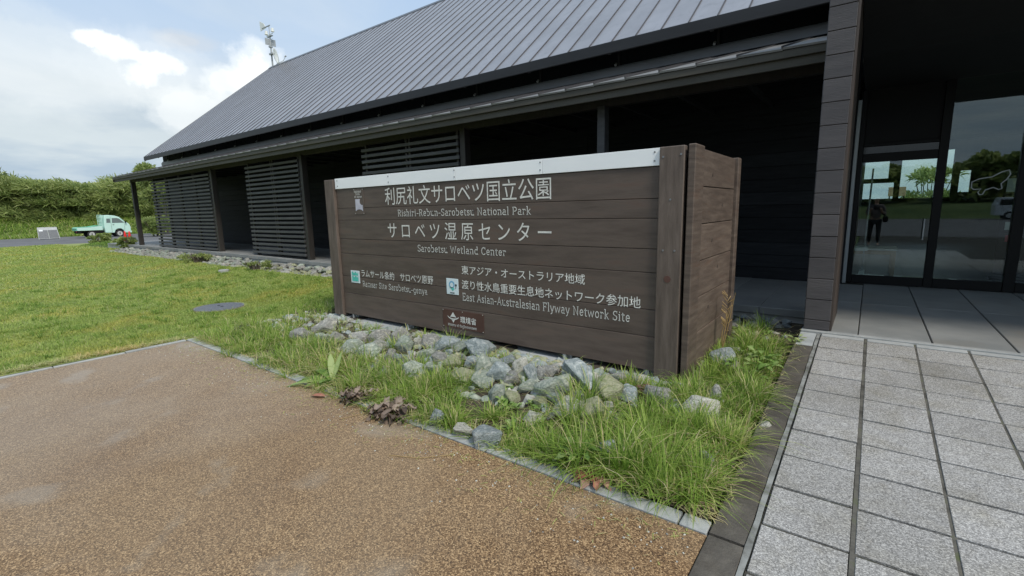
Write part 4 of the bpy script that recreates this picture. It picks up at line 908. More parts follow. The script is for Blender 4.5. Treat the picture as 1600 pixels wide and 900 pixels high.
# under-layer: smaller stones that fill the gaps (one heap nobody could count)
def rock_heap(name, pts, kinds):
    V = []; F = []; mi = []
    mats = [M[k] for k in kinds]
    mb = MB()
    for (x, y, z, s) in pts:
        k = R.randrange(len(kinds)); me = RM[kinds[k]][R.randrange(5)]
        Rm = Matrix.Rotation(R.uniform(0, 6.3), 3, 'Z') @ Matrix.Rotation(R.uniform(-.6, .6), 3, 'X')
        n = len(mb.v); sc = Vector((s, s*.8, s*R.uniform(.5, .8)))
        for v in me.vertices: q = Rm @ Vector((v.co.x*sc.x, v.co.y*sc.y, v.co.z*sc.z)); mb.v.append((q.x+x, q.y+y, q.z+z))
        for f in me.polygons: mb.f.append([n+a for a in f.vertices]); mb.mi.append(k)
    return mb.build(name, mats)
pts = []
for _ in range(620):
    x = R.uniform(-6.5, -1.0) if R.random() < .6 else R.uniform(-3.6, -1.3); y = R.uniform(2.62, 3.62)
    pts.append((x, y, hgt(x, y)+.01, R.uniform(.06, .15)))
for _ in range(90):
    x = R.uniform(-1.1, -.6); y = R.uniform(3.0, 5.6); pts.append((x, y, hgt(x, y), R.uniform(.05, .12)))
tag(rock_heap('stone_heap', pts, ['rock_green', 'rock_grey', 'rock_blue', 'rock_moss']), kind='stuff')
# rubble pit right of the sign and rubble strip along the porch
tag(MB().box(-6.2, -.49, 5.72, 6.38, -.1, .10).build('drain_bed', M['soil']), kind='structure')
cnt = 0
for r0 in range(4):
    x = -.56
    while x > -2.3:
        s = R.uniform(.11, .2); y = 5.72+r0*.165+R.uniform(-.03, .03); x -= s*.85
        put_rock(Vector((x, y, .10+R.uniform(0, .03))), s, R.uniform(.45, .7), R.choice(['rock_green', 'rock_blue', 'rock_grey']), 'flat angular rock packed in the drain beside the entrance pillar', 'rocks packed beside the pillar', R.randrange(5)); cnt += 1
def strip_z(x, y): return .10+.10*float(sstep(5.6, 6.35, y))
tag(grid_sheet('rubble_bed', np.linspace(-25.5, -6.1, 60), np.linspace(5.6, 6.385, 6), lambda X, Y: .10+.06*sstep(5.6, 6.38, Y), M['soil']), kind='structure')
sts = []
for r0 in range(4):
    x = -6.15
    while x > -25.2:
        s = R.uniform(.14, .27); x -= s*.9; sts.append((x, 5.70+r0*.185+R.uniform(-.06, .06), s))
sts.sort(key=lambda a: -a[0])
left = 296-len(ROCKS)-cnt
for (x, y, s) in sts[:left]:
    put_rock(Vector((x, y, strip_z(x, y)-.02)), s, R.uniform(.4, .65), R.choice(['rock_green', 'rock_grey', 'rock_grey', 'rock_moss']), 'grey rubble stone in the strip along the porch edge', 'rubble stones along the porch edge', R.randrange(5))
tag(rock_heap('rubble', [(x, y, strip_z(x, y)+s*.1, s) for (x, y, s) in sts[left:]], ['rock_green', 'rock_grey']), kind='stuff')

# ------------------------------------------------------------------ grass
def blades(px, py, pz_, h, w, lean, az, v, segs=3, curl=.6):
    """curved tapering blades; arrays of n. returns V,F,attr (triangles)"""
    n = len(px); ts = np.linspace(0, 1, segs+1); V = []; A_ = []
    sx, sy = np.cos(az), np.sin(az); bx, by = -sy, sx
    for k, t in enumerate(ts):
        out_ = h*(lean*t+curl*lean*t*t); zc = h*t*np.sqrt(np.maximum(.05, 1-np.minimum(.9, lean*.55)*t)) - h*lean*.35*t**3
        cxp, cyp, czp = px+sx*out_, py+sy*out_, pz_+zc
        ww = w*(1-t)**.6 if k < segs else np.zeros(n)
        if k < segs: V += [np.stack([cxp-bx*ww/2, cyp-by*ww/2, czp], 1), np.stack([cxp+bx*ww/2, cyp+by*ww/2, czp], 1)]
        else: V.append(np.stack([cxp, cyp, czp], 1))
    V = np.stack(V, 1); nv = V.shape[1]; base = (np.arange(n)*nv)[:, None]; F = []
    for k in range(segs-1):
        a = 2*k; F += [base+np.array([a, a+1, a+3]), base+np.array([a, a+3, a+2])]
    a = 2*(segs-1); F.append(base+np.array([a, a+1, a+2]))
    return V.reshape(-1, 3), np.concatenate(F), np.repeat(v, nv)
def bedzv(x, y): return bed_z(x, y)
def tuft_field(centres):
    """centres: (x,y,h,n,spread,dry)"""
    PX = []; PY = []; H = []; LE = []; AZ = []; V = []; WD = []
    for (x, y, h, n, sp_, dry) in centres:
        r = sp_*np.sqrt(rng.random(n)); a = rng.random(n)*6.283
        PX.append(x+r*np.cos(a)); PY.append(y+r*np.sin(a)); H.append(h*(.55+.6*rng.random(n)))
        LE.append(.10+1.05*rng.random(n)**1.4); AZ.append(a+rng.normal(0, .7, n)); tone = rng.normal(.42, .10)
        vv = np.clip(rng.normal(tone, .16, n), 0, .8); dm = rng.random(n) < dry; vv[dm] = .85+.15*rng.random(dm.sum()); V.append(vv); WD.append(.0055+.0065*rng.random(n)**2)
    c = lambda a: np.concatenate(a)
    px, py = c(PX), c(PY)
    return blades(px, py, bedzv(px, py)-.01, c(H), c(WD), c(LE), c(AZ), c(V), 4)
cen = []
def inrect(n, x0, x1, y0, y1, h, nb, spd, dry=.12, keep=None):
    for _ in range(n):
        x = R.uniform(x0, x1); y = R.uniform(y0, y1)
        if keep and not keep(x, y): continue
        if -5.9 < x < -1.03 and y > 3.52: continue
        cen.append((x, y, h*R.uniform(.65, 1.15), int(nb*R.uniform(.6, 1.3)), spd*R.uniform(.6, 1.2), dry))
def patchy(th=.0, sc=1.6): return lambda x, y: noise.noise(Vector((x*sc, y*sc*1.3, 3.3))) > th
inrect(125, -6.6, -4.7, 2.20, 2.85, .19, 34, .06, .14, patchy(-.4))
inrect(100, -7.4, -5.7, 2.6, 4.3, .14, 30, .09, .12, patchy(-.15))
inrect(75, -4.8, -3.1, 2.20, 2.80, .25, 40, .035, .34, patchy(-.22, 2.4))
inrect(66, -3.1, -2.4, 2.22, 2.72, .22, 40, .035, .16, patchy(-.12, 2.6))
inrect(48, -2.4, -1.5, 2.20, 2.52, .17, 38, .035, .16, patchy(-.2, 2.6))
inrect(78, -1.6, -.58, 2.22, 3.0, .31, 52, .035, .12, patchy(-.10, 2.8))
inrect(30, -1.1, -.54, 2.24, 3.6, .19, 30, .04, .25)
inrect(150, -1.15, -.54, 2.8, 5.65, .24, 42, .05, .12, patchy(-.3, 2.4))
inrect(60, -.75, -.52, 2.24, 4.4, .16, 30, .04, .3)
inrect(16, -1.7, -1.15, 2.9, 3.5, .13, 22, .04, .25, patchy(.0, 2.5))
inrect(110, -6.2, -1.6, 2.6, 3.50, .14, 18, .025, .28, patchy(.14, 2.2))
inrect(46, -5.9, -2.3, 2.7, 3.40, .21, 26, .03, .22)
inrect(16, -5.2, -1.6, 3.35, 3.50, .15, 18, .025, .2)
inrect(34, -1.6, -1.0, 3.2, 3.62, .17, 24, .05, .2)
inrect(120, -5.6, -2.4, 2.09, 2.24, .13, 20, .045, .35, patchy(-.25, 3))
inrect(60, -2.4, -.75, 2.18, 2.27, .13, 20, .04, .3, patchy(.0, 3))
inrect(40, -6.6, -5.4, 2.19, 2.26, .10, 20, .04, .4)
V1, F1, A1 = tuft_field(cen)
# litter: dead blades lying flat among stones and over the kerb
n = 5200; lx = rng.uniform(-6.8, -.50, n); ly = np.where(rng.random(n) < .45, 2.2+np.abs(rng.normal(-.02, .10, n)), rng.uniform(2.2, 3.5, n)); rgt = rng.random(n) < .2
lx = np.where(rgt, rng.uniform(-1.1, -.44, n), lx); ly = np.where(rgt, rng.uniform(2.2, 5.6, n), ly)
lz = np.where(ly < 2.2, .008, bed_z(lx, ly)+.012); lz = np.where(lx > -.485, ramp_z(ly)+.002, lz)+.03*rng.random(n)**3
vl, fl, al = blades(lx, ly, lz, np.full(n, .02), .003+.004*rng.random(n), 3.0+4*rng.random(n), rng.random(n)*6.28, .80+.20*rng.random(n), 2, .1)
V1 = np.concatenate([V1, vl]); F1 = np.concatenate([F1, fl+len(V1)-len(vl)]); A1 = np.concatenate([A1, al])
tag(put('grass', npmesh('bed_grass', V1, F1, M['grass'], A1)), kind='stuff')
# mown lawn: short blades, thinning with distance
def lawn_blades(n, x0, x1, y0, y1, h, w, keep=None):
    x = rng.uniform(x0, x1, n); y = rng.uniform(y0, y1, n)
    if keep is not None: k = keep(x, y); x, y = x[k], y[k]
    m = len(x)
    nz = .5*np.sin(x*2.1+np.sin(y*1.7)*1.5)*np.cos(y*2.3+x*.6)+.7*np.sin(x*7.3+np.sin(y*5.1)*2)*np.cos(y*8.3+np.sin(x*4.6)*2); hh = h*(.5+.8*rng.random(m))*(1+.25*nz)
    return blades(x, y, lawn_z(x, y)-.005, hh, w*(.7+.6*rng.random(m)), .2+.9*rng.random(m), rng.random(m)*6.283, np.clip(rng.normal(.42+.12*nz, .2, m), 0, 1), 2)
mh = (-8.55, 3.24)
kp = lambda x, y: (((x-mh[0])/.40)**2+((y-mh[1])/.40)**2 > 1) & ~((x > -12.98) & (x < -12.6) & (abs(y-5.05) < .12))
parts = [lawn_blades(110000, -9.5, -6.68, -1.0, 5.65, .05, .007, kp), lawn_blades(90000, -14, -9.5, -1.5, 5.65, .05, .009, kp), lawn_blades(90000, -24, -14, -3, 5.68, .055, .016, kp), lawn_blades(50000, -38.8, -24, -5, 6.4, .07, .03),
         lawn_blades(14000, -7.6, -5.9, 3.6, 5.65, .06, .007)]
V_ = []; F_ = []; A_ = []; off = 0
for v, f, a in parts: V_.append(v); F_.append(f+off); A_.append(a); off += len(v)
tag(put('lawn_grass', npmesh('lawn_grass', np.concatenate(V_), np.concatenate(F_), M['lawngrass'], np.concatenate(A_))), kind='stuff')
# dry grass fringe along the kerb of the path and rank grass on the far bank
def fringe():
    n = 4200; y = rng.uniform(-6, 2.1, n); x = -6.665-np.abs(rng.normal(0, .05, n)); m = n
    a = blades(x, y, lawn_z(x, y), .05+.05*rng.random(m), np.full(m, .006), .5+.8*rng.random(m), rng.random(m)*6.28, .8+.2*rng.random(m), 2)
    x = rng.uniform(-6.6, -5.6, 1500); y = 2.23+np.abs(rng.normal(0, .04, 1500)); m = 1500
    b = blades(x, y, bed_z(x, y), .05+.05*rng.random(m), np.full(m, .005), .5+.8*rng.random(m), rng.random(m)*6.28, .75+.25*rng.random(m), 2)
    return np.concatenate([a[0], b[0]]), np.concatenate([a[1], b[1]+len(a[0])]), np.concatenate([a[2], b[2]])
v, f, a = fringe(); tag(put('dry_grass', npmesh('dry_grass', v, f, M['lawngrass'], a)), kind='stuff')
n = 26000; x = rng.uniform(-63.5, -56.4, n); y = rng.uniform(-10, 34, n)
v, f, a = blades(x, y, gz(x, y), .35+.35*rng.random(n), np.full(n, .05), .3+.8*rng.random(n), rng.random(n)*6.28, np.clip(rng.normal(.5, .25, n), 0, 1), 2)
tag(put('bank_grass', npmesh('bank_grass', v, f, M['grass'], a)), kind='stuff')

# ------------------------------------------------------------------ broad-leaved weeds and fallen leaves
def leaf(mb_v, mb_f, at, base, az, el, L, Wd, droop, tone, ruff=0.0):
    n = 7; d = Vector((cos(az)*cos(el), sin(az)*cos(el), sin(el))); side = Vector((-sin(az), cos(az), 0)); p = Vector(base)
    for i in range(n):
        t = i/(n-1); w = Wd*sin(pi*min(1, t*.93+.05))**.8*(1+ruff*sin(t*19+tone*9)); c = p+d*(L*t)+Vector((0, 0, -droop*L*t*t))
        for s in (-1, 0, 1):
            q = c+side*(w*.5*s)+Vector((0, 0, (.18*w if s else 0)+ruff*.03*sin(t*13+s)))
            mb_v.append(tuple(q)); at.append(min(1, max(0, tone+(.15 if s == 0 else 0)+R.uniform(-.08, .08))))
    b = len(mb_v)-n*3
    for i in range(n-1):
        for s in range(2): k = b+i*3+s; mb_f.append((k, k+1, k+4, k+3))
def weed(name, label, cat, loc, specs, mat):
    V, F, A2 = [], [], []
    for sp_ in specs: leaf(V, F, A2, *sp_)
    o = put(name, npmesh(name, np.array(V), np.array(F), M[mat], A2, smooth=True), loc); tag(o, label, cat); return o
p, _ = land(520, 598, hgt)
weed('dock_plant', 'broad-leaved green dock plant sprawling over the kerb left of the sign', 'plant', (p.x, p.y, .02),
     [((0, 0, 0), a, e, l, w, dr, tn) for a, e, l, w, dr, tn in ((3.5, .25, .42, .085, .35, .6), (3.9, .15, .40, .10, .2, .7), (3.1, .5, .36, .08, .35, .4), (2.6, .9, .34, .06, .2, .95), (4.3, .3, .25, .07, .3, .4), (1.8, 1.1, .3, .05, .1, .8), (3.3, .08, .3, .09, .05, .25), (5.2, .6, .25, .06, .3, .5))], 'broadleaf')
p, _ = land(487, 620, hgt)
weed('fallen_leaf', 'single reddish fallen leaf on the path below the dock plant', 'leaf', (p.x, p.y, .012), [((0, 0, 0), .3, .05, .14, .06, .0, .5)], 'redleaf')
for (px_, py_, s, lab) in ((612, 652, 1.0, 'withered dark brown rosette weed spilling onto the path'), (556, 628, .8, 'smaller withered purplish weed at the kerb, left of the larger dark one')):
    p, _ = land(px_, py_, hgt)
    weed('withered_weed', lab, 'plant', (p.x, p.y, .03), [((R.uniform(-.1, .1), R.uniform(-.05, .05), R.uniform(0, .05)), R.uniform(0, 6.3), R.uniform(-.1, .45), s*R.uniform(.1, .2), s*R.uniform(.025, .06), .25, R.uniform(0, .9), .5) for _ in range(46)], 'deadleaf')
p, _ = land(922, 752, hgt)
weed('red_leaved_weed', 'weed with pinkish red serrated leaves lying on the kerb', 'plant', (p.x, p.y+.02, .025), [((0, .03, 0), a, e, .14, .05, .3, t, .3) for a, e, t in ((4.0, .2, .7), (4.6, .15, .9), (5.3, .3, .5), (3.4, .3, .6), (5.9, .2, .8), (4.3, .5, .3))], 'redleaf')
p, _ = land(905, 722, hgt)
weed('dandelion', 'toothed green dandelion rosette behind the red-leaved weed', 'plant', (p.x, p.y, .06), [((0, 0, 0), 6.28*k/9, R.uniform(.4, .9), .2, .045, .4, R.uniform(.2, .8), .3) for k in range(9)], 'broadleaf')
p, _ = land(1180, 585, hgt)
weed('leafy_weed', 'low bright-green leafy weed among grass right of the sign', 'plant', (p.x, p.y, p.z), [((R.uniform(-.15, .15), R.uniform(-.3, .3), R.uniform(.05, .15)), R.uniform(0, 6.3), R.uniform(.1, .8), .08, .05, .2, R.uniform(.3, .8)) for _ in range(60)], 'broadleaf')
p, _ = land(1242, 545, hgt)
weed('leafy_weed', 'small yellow-green leafy sprout by the entrance pillar block', 'plant', (p.x, p.y, p.z), [((R.uniform(-.05, .05), R.uniform(-.05, .05), R.uniform(.03, .12)), R.uniform(0, 6.3), R.uniform(.1, .8), .07, .035, .2, R.uniform(.6, 1)) for _ in range(16)], 'broadleaf')
Vw, Fw, Aw = [], [], []
for _ in range(70):
    q = R.random()
    if q < .5: wx, wy = R.uniform(-6.6, -2.2), R.uniform(2.2, 2.7)
    elif q < .8: wx, wy = R.uniform(-2.2, -.6), R.uniform(2.2, 3.1)
    else: wx, wy = R.uniform(-1.05, -.55), R.uniform(3, 5.5)
    nl = R.randint(4, 8); s_ = R.uniform(.6, 1.3); a0 = R.uniform(0, 6)
    for k in range(nl): leaf(Vw, Fw, Aw, (wx, wy, float(bed_z(wx, wy))+.01), a0+6.28*k/nl+R.uniform(-.3, .3), R.uniform(.3, 1.0), .09*s_, .032*s_, .35, R.uniform(.1, .9), .15)
tag(put('small_weeds', npmesh('small_weeds', np.array(Vw), np.array(Fw), M['broadleaf'], Aw, smooth=True)), kind='stuff')
# tall pale seed stalk against the sign's right side
p, _ = land(1125, 560, hgt)
mb = MB(); 
for k in range(3): mb.tube([(0, 0, 0), (.02*k, .03, .25), (.05+.02*k, .05, .50+.06*k)], [.005, .004, .002], 5)
for k in range(26): a = R.uniform(0, 6.3); z = R.uniform(.22, .6); mb.tube([(.03, .04, z), (.03+.05*cos(a), .04+.05*sin(a), z+.04)], [.002, .004], 4)
tag(mb.build('seed_stalk', M['straw'], None, (p.x, p.y, p.z)), 'pale dry seed stalk rising beside the right face of the sign', 'plant')
# straws on the path
for (a, b, c, lab) in (((530, 655), (560, 648), (602, 640), 'thin pale straw on the path near the withered weed'), ((607, 711), (655, 716), (702, 711), 'thin golden straw lying alone on the open path')):
    P3 = []
    for q in (a, b, c):
        d = pray(*q); t = (.006-1.5)/d.z; P3.append(C0+d*t)
    o_ = P3[0].copy(); tag(MB().tube([P-o_ for P in P3], .0022, 5).build('straw', M['straw'], None, tuple(o_)), lab, 'straw')

gp = []
for _ in range(420):
    x = R.uniform(-6.5, -.5); y = 2.09-abs(R.gauss(0, .22)); gp.append((x, y, .002, R.uniform(.006, .016)))
for _ in range(160): gp.append((R.uniform(-.47, -.34), R.uniform(.2, 1.85), .0, R.uniform(.005, .012)))
tag(rock_heap('loose_grit', gp, ['rock_grey', 'rock_pale']), kind='stuff')
n = 700; gx = rng.uniform(-6.4, -.55, n); gy = 2.08-np.abs(rng.normal(0, .16, n))
v, f, a = blades(gx, gy, np.full(n, .004), np.full(n, .012), .002+.004*rng.random(n), 2.0+4*rng.random(n), rng.random(n)*6.28, .75+.25*rng.random(n), 2, .1)
tag(put('grass_clippings', npmesh('grass_clippings', v, f, M['grass'], a)), kind='stuff')
TX, TY, TH = [], [], []
for _ in range(520):
    cx, cy = R.uniform(-14, -6.8), R.uniform(-1.2, 5.6)
    k = R.randint(14, 40); r0 = R.uniform(.03, .12)
    for _ in range(k): a = R.uniform(0, 6.3); r1 = r0*sqrt(R.random()); TX.append(cx+r1*cos(a)); TY.append(cy+r1*sin(a)); TH.append(R.uniform(.05, .11))
TX, TY, TH = map(np.array, (TX, TY, TH)); kk = kp(TX, TY); TX, TY, TH = TX[kk], TY[kk], TH[kk]; m = len(TX)
v, f, a = blades(TX, TY, lawn_z(TX, TY), TH, .006+.004*rng.random(m), .2+.9*rng.random(m), rng.random(m)*6.28, np.clip(rng.normal(.35, .2, m), 0, 1), 3)
tag(put('lawn_tufts', npmesh('lawn_tufts', v, f, M['grass'], a)), kind='stuff')

# ------------------------------------------------------------------ lawn fittings
mho = tag(empty('manhole_cover', (mh[0], mh[1], float(lawn_z(*mh))+.008)), 'round ribbed grey manhole cover set in the lawn', 'manhole cover')
mb = MB(); mb.tube([(0, 0, -.03), (0, 0, .008)], .36, 40); mb.build('cover', M['iron'], mho)
mb = MB()
for k in range(-9, 10):
    y = k*.036; hw = sqrt(max(0, .335**2-y*y)); 
    if hw > .04: mb.box(-hw, hw, y-.007, y+.007, .008, .014)
mb.build('rib', M['iron'], mho)
mb = MB(); mb.tube([(-.08, .02, .0145), (-.08, .02, .016)], .022, 8).tube([(.05, .02, .0145), (.05, .02, .016)], .022, 8).build('lift_hole', M['black'], mho)
MB().add([(.365*cos(a*pi/20), .365*sin(a*pi/20), .0) for a in range(40)]+[(.42*cos(a*pi/20), .42*sin(a*pi/20), .0) for a in range(40)], [(a, (a+1) % 40, 40+(a+1) % 40, 40+a) for a in range(40)]).build('surround', M['tan_soil'], mho)
dc = tag(empty('drain_cap', (-12.8, 5.05, float(lawn_z(-12.8, 5.05)))), 'small pale concrete drain cap in the lawn near the rubble strip', 'drain cap')
MB().tube([(0, 0, -.02), (0, 0, .05), (0, 0, .06)], [.12, .12, .10], 16).build('cap', M['kerb'], dc)

# ------------------------------------------------------------------ kei truck
T = tag(empty('pickup_truck', (-50.55, 9.6, -.03)), 'small mint green cab pickup truck with open flat bed parked before the hedge', 'truck')
def yz(mb_pts, x0, x1, mats, name, par=T): return MB().prism(mb_pts, 'x', x0, x1).build(name, M[mats], par)
cab = [(1.60, .35), (2.20, .33), (2.25, .52), (2.42, .66), (2.64, .66), (2.82, .50), (2.84, .30), (3.24, .30), (3.30, .55), (3.27, .90), (3.18, 1.08), (2.98, 1.20), (2.62, 1.60), (2.35, 1.72), (1.95, 1.78), (1.70, 1.78), (1.64, 1.6), (1.58, .9)]
co = yz(cab, -.70, .70, 'mint', 'cab'); bv = co.modifiers.new('bevel', 'BEVEL'); bv.width = .045; bv.segments = 3; bv.limit_method = 'ANGLE'
for sx in (-1, 1):
    xa, xb = (.702, .712) if sx > 0 else (-.712, -.702)
    g = MB().prism([(1.74, 1.16), (1.99, 1.16), (2.0, 1.50), (1.77, 1.50)], 'x', xa, xb).build('side_window', M['truck_glass'], T)
    g = MB().prism([(2.10, 1.14), (2.90, 1.14), (2.60, 1.47), (2.45, 1.53), (2.12, 1.53)], 'x', xa, xb).build('side_window', M['truck_glass'], T)
    MB().tube([((xa+xb)/2, 2.03, .40), ((xa+xb)/2, 2.03, 1.62)], .006, 4).tube([((xa+xb)/2, 2.86, .5), ((xa+xb)/2, 2.93, 1.05)], .006, 4).build('door_seam', M['black'], T)
    MB().box(xa, xb+.012*sx if sx > 0 else xb, 2.12, 2.22, .98, 1.01).build('door_handle', M['black'], T)
    MB().box(min(sx*.72, sx*.86), max(sx*.72, sx*.86), 2.93, 2.99, 1.12, 1.30).build('mirror', M['black'], T)
MB().add([(-.6, 3.04, 1.19), (.6, 3.04, 1.19), (.54, 2.66, 1.61), (-.54, 2.66, 1.61)], [(0, 1, 2, 3)]).build('windscreen', M['truck_glass'], T).location = (0, .012, .012)
for sx in (-.5, .5): MB().cbox(sx-.12, sx+.12, 3.25, 3.32, .66, .80, .01).build('headlight', M['white_plastic'], T)
MB().cbox(-.68, .68, 3.22, 3.34, .30, .46, .02).build('bumper', M['mint'], T)
MB().cbox(-.66, .66, -.12, 1.44, .62, .66, .01).build('bed_floor', M['mint_deep'], T)
for sx in (-1, 1):
    a, b = (.66, .70) if sx > 0 else (-.70, -.66)
    MB().prism([(-.12, .60), (1.44, .60), (1.44, .94), (1.25, .93), (.7, .85), (-.12, .84)], 'x', a, b).build('bed_side', M['mint'], T)
    MB().prism([(-.12, .842), (.69, .852), (1.26, .932), (1.43, .942), (1.43, .96), (1.2, .96), (.69, .88), (-.12, .86)], 'x', a-.01, b+.01).build('side_rail', M['mint_deep'], T)
MB().cbox(-.62, .62, .2, 1.40, .67, .83, .03).build('tarpaulin', M['mint_deep'], T)
MB().cbox(-.66, .66, -.17, -.13, .58, .80, .01).cbox(-.66, .66, -.20, -.175, .74, .78, .01).build('tailgate', M['mint_deep'], T)
MB().box(-.3, .3, -.1, 2.9, .36, .56).box(-.62, .62, -.08, .12, .38, .58).box(-.64, .64, .95, 1.45, .34, .56).build('chassis', M['black'], T)
mb = MB()
for x in (-.6, -.2, .2, .6): mb.tube([(x, 1.48, .66), (x, 1.48, 1.80)], .02, 6)
for z in (1.25, 1.55, 1.80): mb.tube([(-.62, 1.48, z), (.62, 1.48, z)], .02, 6)
mb.build('guard_frame', M['mint'], T)
MB().cbox(.2, .45, -.13, -.10, .48, .56, .01).build('tail_light', M['red_board'], T)
for yw in (.74, 2.53):
    for sx in (-.60, .60):
        s = 1 if sx > 0 else -1
        w = empty('wheel', (sx, yw, .275), 0, T)
        MB().tube([(-.07, 0, 0), (-.06, 0, 0), (.06, 0, 0), (.07, 0, 0)], [.235, .27, .27, .235], 24).build('tyre', M['tyre'], w)
        MB().tube([(.06*s, 0, 0), (.076*s, 0, 0), (.066*s, 0, 0)], [.185, .175, .06], 20).build('rim', M['rim'], w)
T.rotation_euler = (0, 0, 0); T.scale = (1, 1, 1)
# folded cage panels
cg_ = tag(empty('cage_panel', (-52, 8.1, -.03)), 'folded pale metal frame cage with grey mesh panels standing on the road edge', 'cage')
mb = MB()
for y in (-.6, 0, .6): mb.tube([(.35, y, 0), (0, y*.9, .90)], .025, 6)
mb.tube([(.35, -.6, .05), (.35, .6, .05)], .02, 6).tube([(0, -.55, .90), (0, .55, .90)], .03, 6).tube([(-.4, -.5, 0), (0, -.54, .9)], .02, 6).tube([(-.4, .5, 0), (0, .54, .9)], .02, 6)
mb.build('frame', M['metal'], cg_)
for s in (-1, 1):
    y0, y1 = (.03, .55) if s > 0 else (-.55, -.03)
    MB().quad((.335, y0, .08), (.335, y1, .08), (.07, y1, .74), (.07, y0, .74)).quad((.325, y0, .08), (.325, y1, .08), (.06, y1, .74), (.06, y0, .74)).build('mesh_panel', M['mesh_grey'], cg_)
MB().add([(.09, -.57, .70), (.09, .57, .70), (.02, .57, .90), (.02, -.57, .90)], [(0, 1, 2, 3)]).build('top_sheet', M['metal'], cg_)
MB().quad((.13, -.5, .62), (.13, -.28, .62), (.105, -.28, .74), (.105, -.5, .74)).build('tag_plate', M['white_board'], cg_)
# traffic cones
def cone(loc, lab):
    c = tag(empty('traffic_cone', loc), lab, 'traffic cone', 'red cones beside the lawn edge')
    MB().cbox(-.18, .18, -.18, .18, 0, .03, .01).build('base', M['cone'], c)
    MB().tube([(0, 0, .03), (0, 0, .66), (0, 0, .68)], [.13, .035, .03], 14).build('body', M['cone'], c, smooth=True)
d = pray(197, 377); q = C0+d*(-1.5/d.z)
cone((q.x, q.y, -.03), 'left one of two plain red traffic cones near the porch corner')
d = pray(204, 377); q = C0+d*(-1.5/d.z)
cone((q.x, q.y, -.03), 'right one of two plain red traffic cones near the porch corner')

# ------------------------------------------------------------------ bushes and trees
def foliage(n, rad, hgt_, lumps, seed, L=(.22, .42), Wd=(.04, .07), lean=(0, 0), bottom=.15):
    rr = np.random.default_rng(seed)
    C_ = np.stack([rr.uniform(-rad, rad, lumps)*.7, rr.uniform(-rad, rad, lumps)*.75, rr.uniform(bottom, .88, lumps)*hgt_], 1); Rr = rr.uniform(.28, .5, lumps)*min(rad, hgt_*.6)
    k = rr.integers(0, lumps, n); d = rr.normal(size=(n, 3)); d /= np.linalg.norm(d, axis=1)[:, None]; d[:, 2] = np.abs(d[:, 2])*.9-.15
    p = C_[k]+d*(Rr[k]*(.55+.5*rr.random(n)))[:, None]*np.array([1, 1, .9]); p[:, 2] = np.maximum(p[:, 2], .1)
    dirv = d*.6+rr.normal(0, .5, (n, 3))+np.array([lean[0], lean[1], .55]); dirv /= np.linalg.norm(dirv, axis=1)[:, None]
    side = np.cross(dirv, rr.normal(size=(n, 3))); side /= np.linalg.norm(side, axis=1)[:, None]
    ln = rr.uniform(*L, n)[:, None]; w = rr.uniform(*Wd, n)[:, None]
    droop = np.array([0, 0, -1])*ln*.25
    V = np.stack([p-side*w*.3, p+side*w*.3, p+dirv*ln*.5+side*w*.5, p+dirv*ln*.5-side*w*.5, p+dirv*ln+droop], 1).reshape(-1, 3)
    b = (np.arange(n)*5)[:, None]; F = np.concatenate([b+np.array([0, 1, 2]), b+np.array([0, 2, 3]), b+np.array([3, 2, 4])])
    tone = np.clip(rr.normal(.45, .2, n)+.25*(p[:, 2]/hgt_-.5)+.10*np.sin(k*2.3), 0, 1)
    return V, F, np.repeat(tone, 5)
def bush(name, lab, cat, loc, rad, h, n, seed, group=None, lean=(0, -.5), **kw):
    b = tag(empty(name, loc), lab, cat, group)
    V, F, A2 = foliage(n, rad, h, kw.pop('lumps', 22), seed, lean=lean, **kw)
    put('foliage', npmesh('foliage', V, F, M['bush'], A2), (0, 0, 0), b)
    rr = random.Random(seed); mb = MB()
    for _ in range(9):
        a = rr.uniform(0, 6.3); r0 = rr.uniform(0, rad*.3); r1 = rr.uniform(.3, .7)*rad
        mb.tube([(r0*cos(a), r0*sin(a), -.3), (r1*.5*cos(a), r1*.5*sin(a), h*.4), (r1*cos(a), r1*sin(a), h*.8)], [.05, .035, .012], 5)
    mb.build('stem', M['bark'], b); return b
hedge_tops = [(1.5, 6.4), (4.3, 6.5), (6.8, 6.5), (9.0, 5.6), (11.4, 5.3), (13.8, 5.1), (16.2, 5.8), (18.8, 6.1), (21.6, 6.0), (25, 6.2)]
names_tail = ''
names = ['just past the left edge of the photograph', 'cut by the left edge of the photograph', 'leftmost in the photograph, with the tallest feathery crown', 'next to the tall one at the left', 'with a brownish middle, left of the cage', 'low one straight behind the cage', 'behind the truck bed', 'behind the truck cab', 'seen just left of the porch post', 'seen between the porch post and the slats', 'seen through the gap in the far slat screen', 'mostly hidden behind the far slat screen']
for i, (y, top) in enumerate(hedge_tops):
    lab = 'wind-swept green hedge shrub '+names[i]
    x = -64-R.uniform(0, 1.5); z = float(gz(x, y))
    bush('shrub', lab, 'shrub', (x, y, z-.3), 2.7, top-z+.0, 15000, 100+i, 'hedge shrubs beyond the road', (.1, -.75), L=(.35, .8), Wd=(.05, .11), lumps=60, bottom=.0)
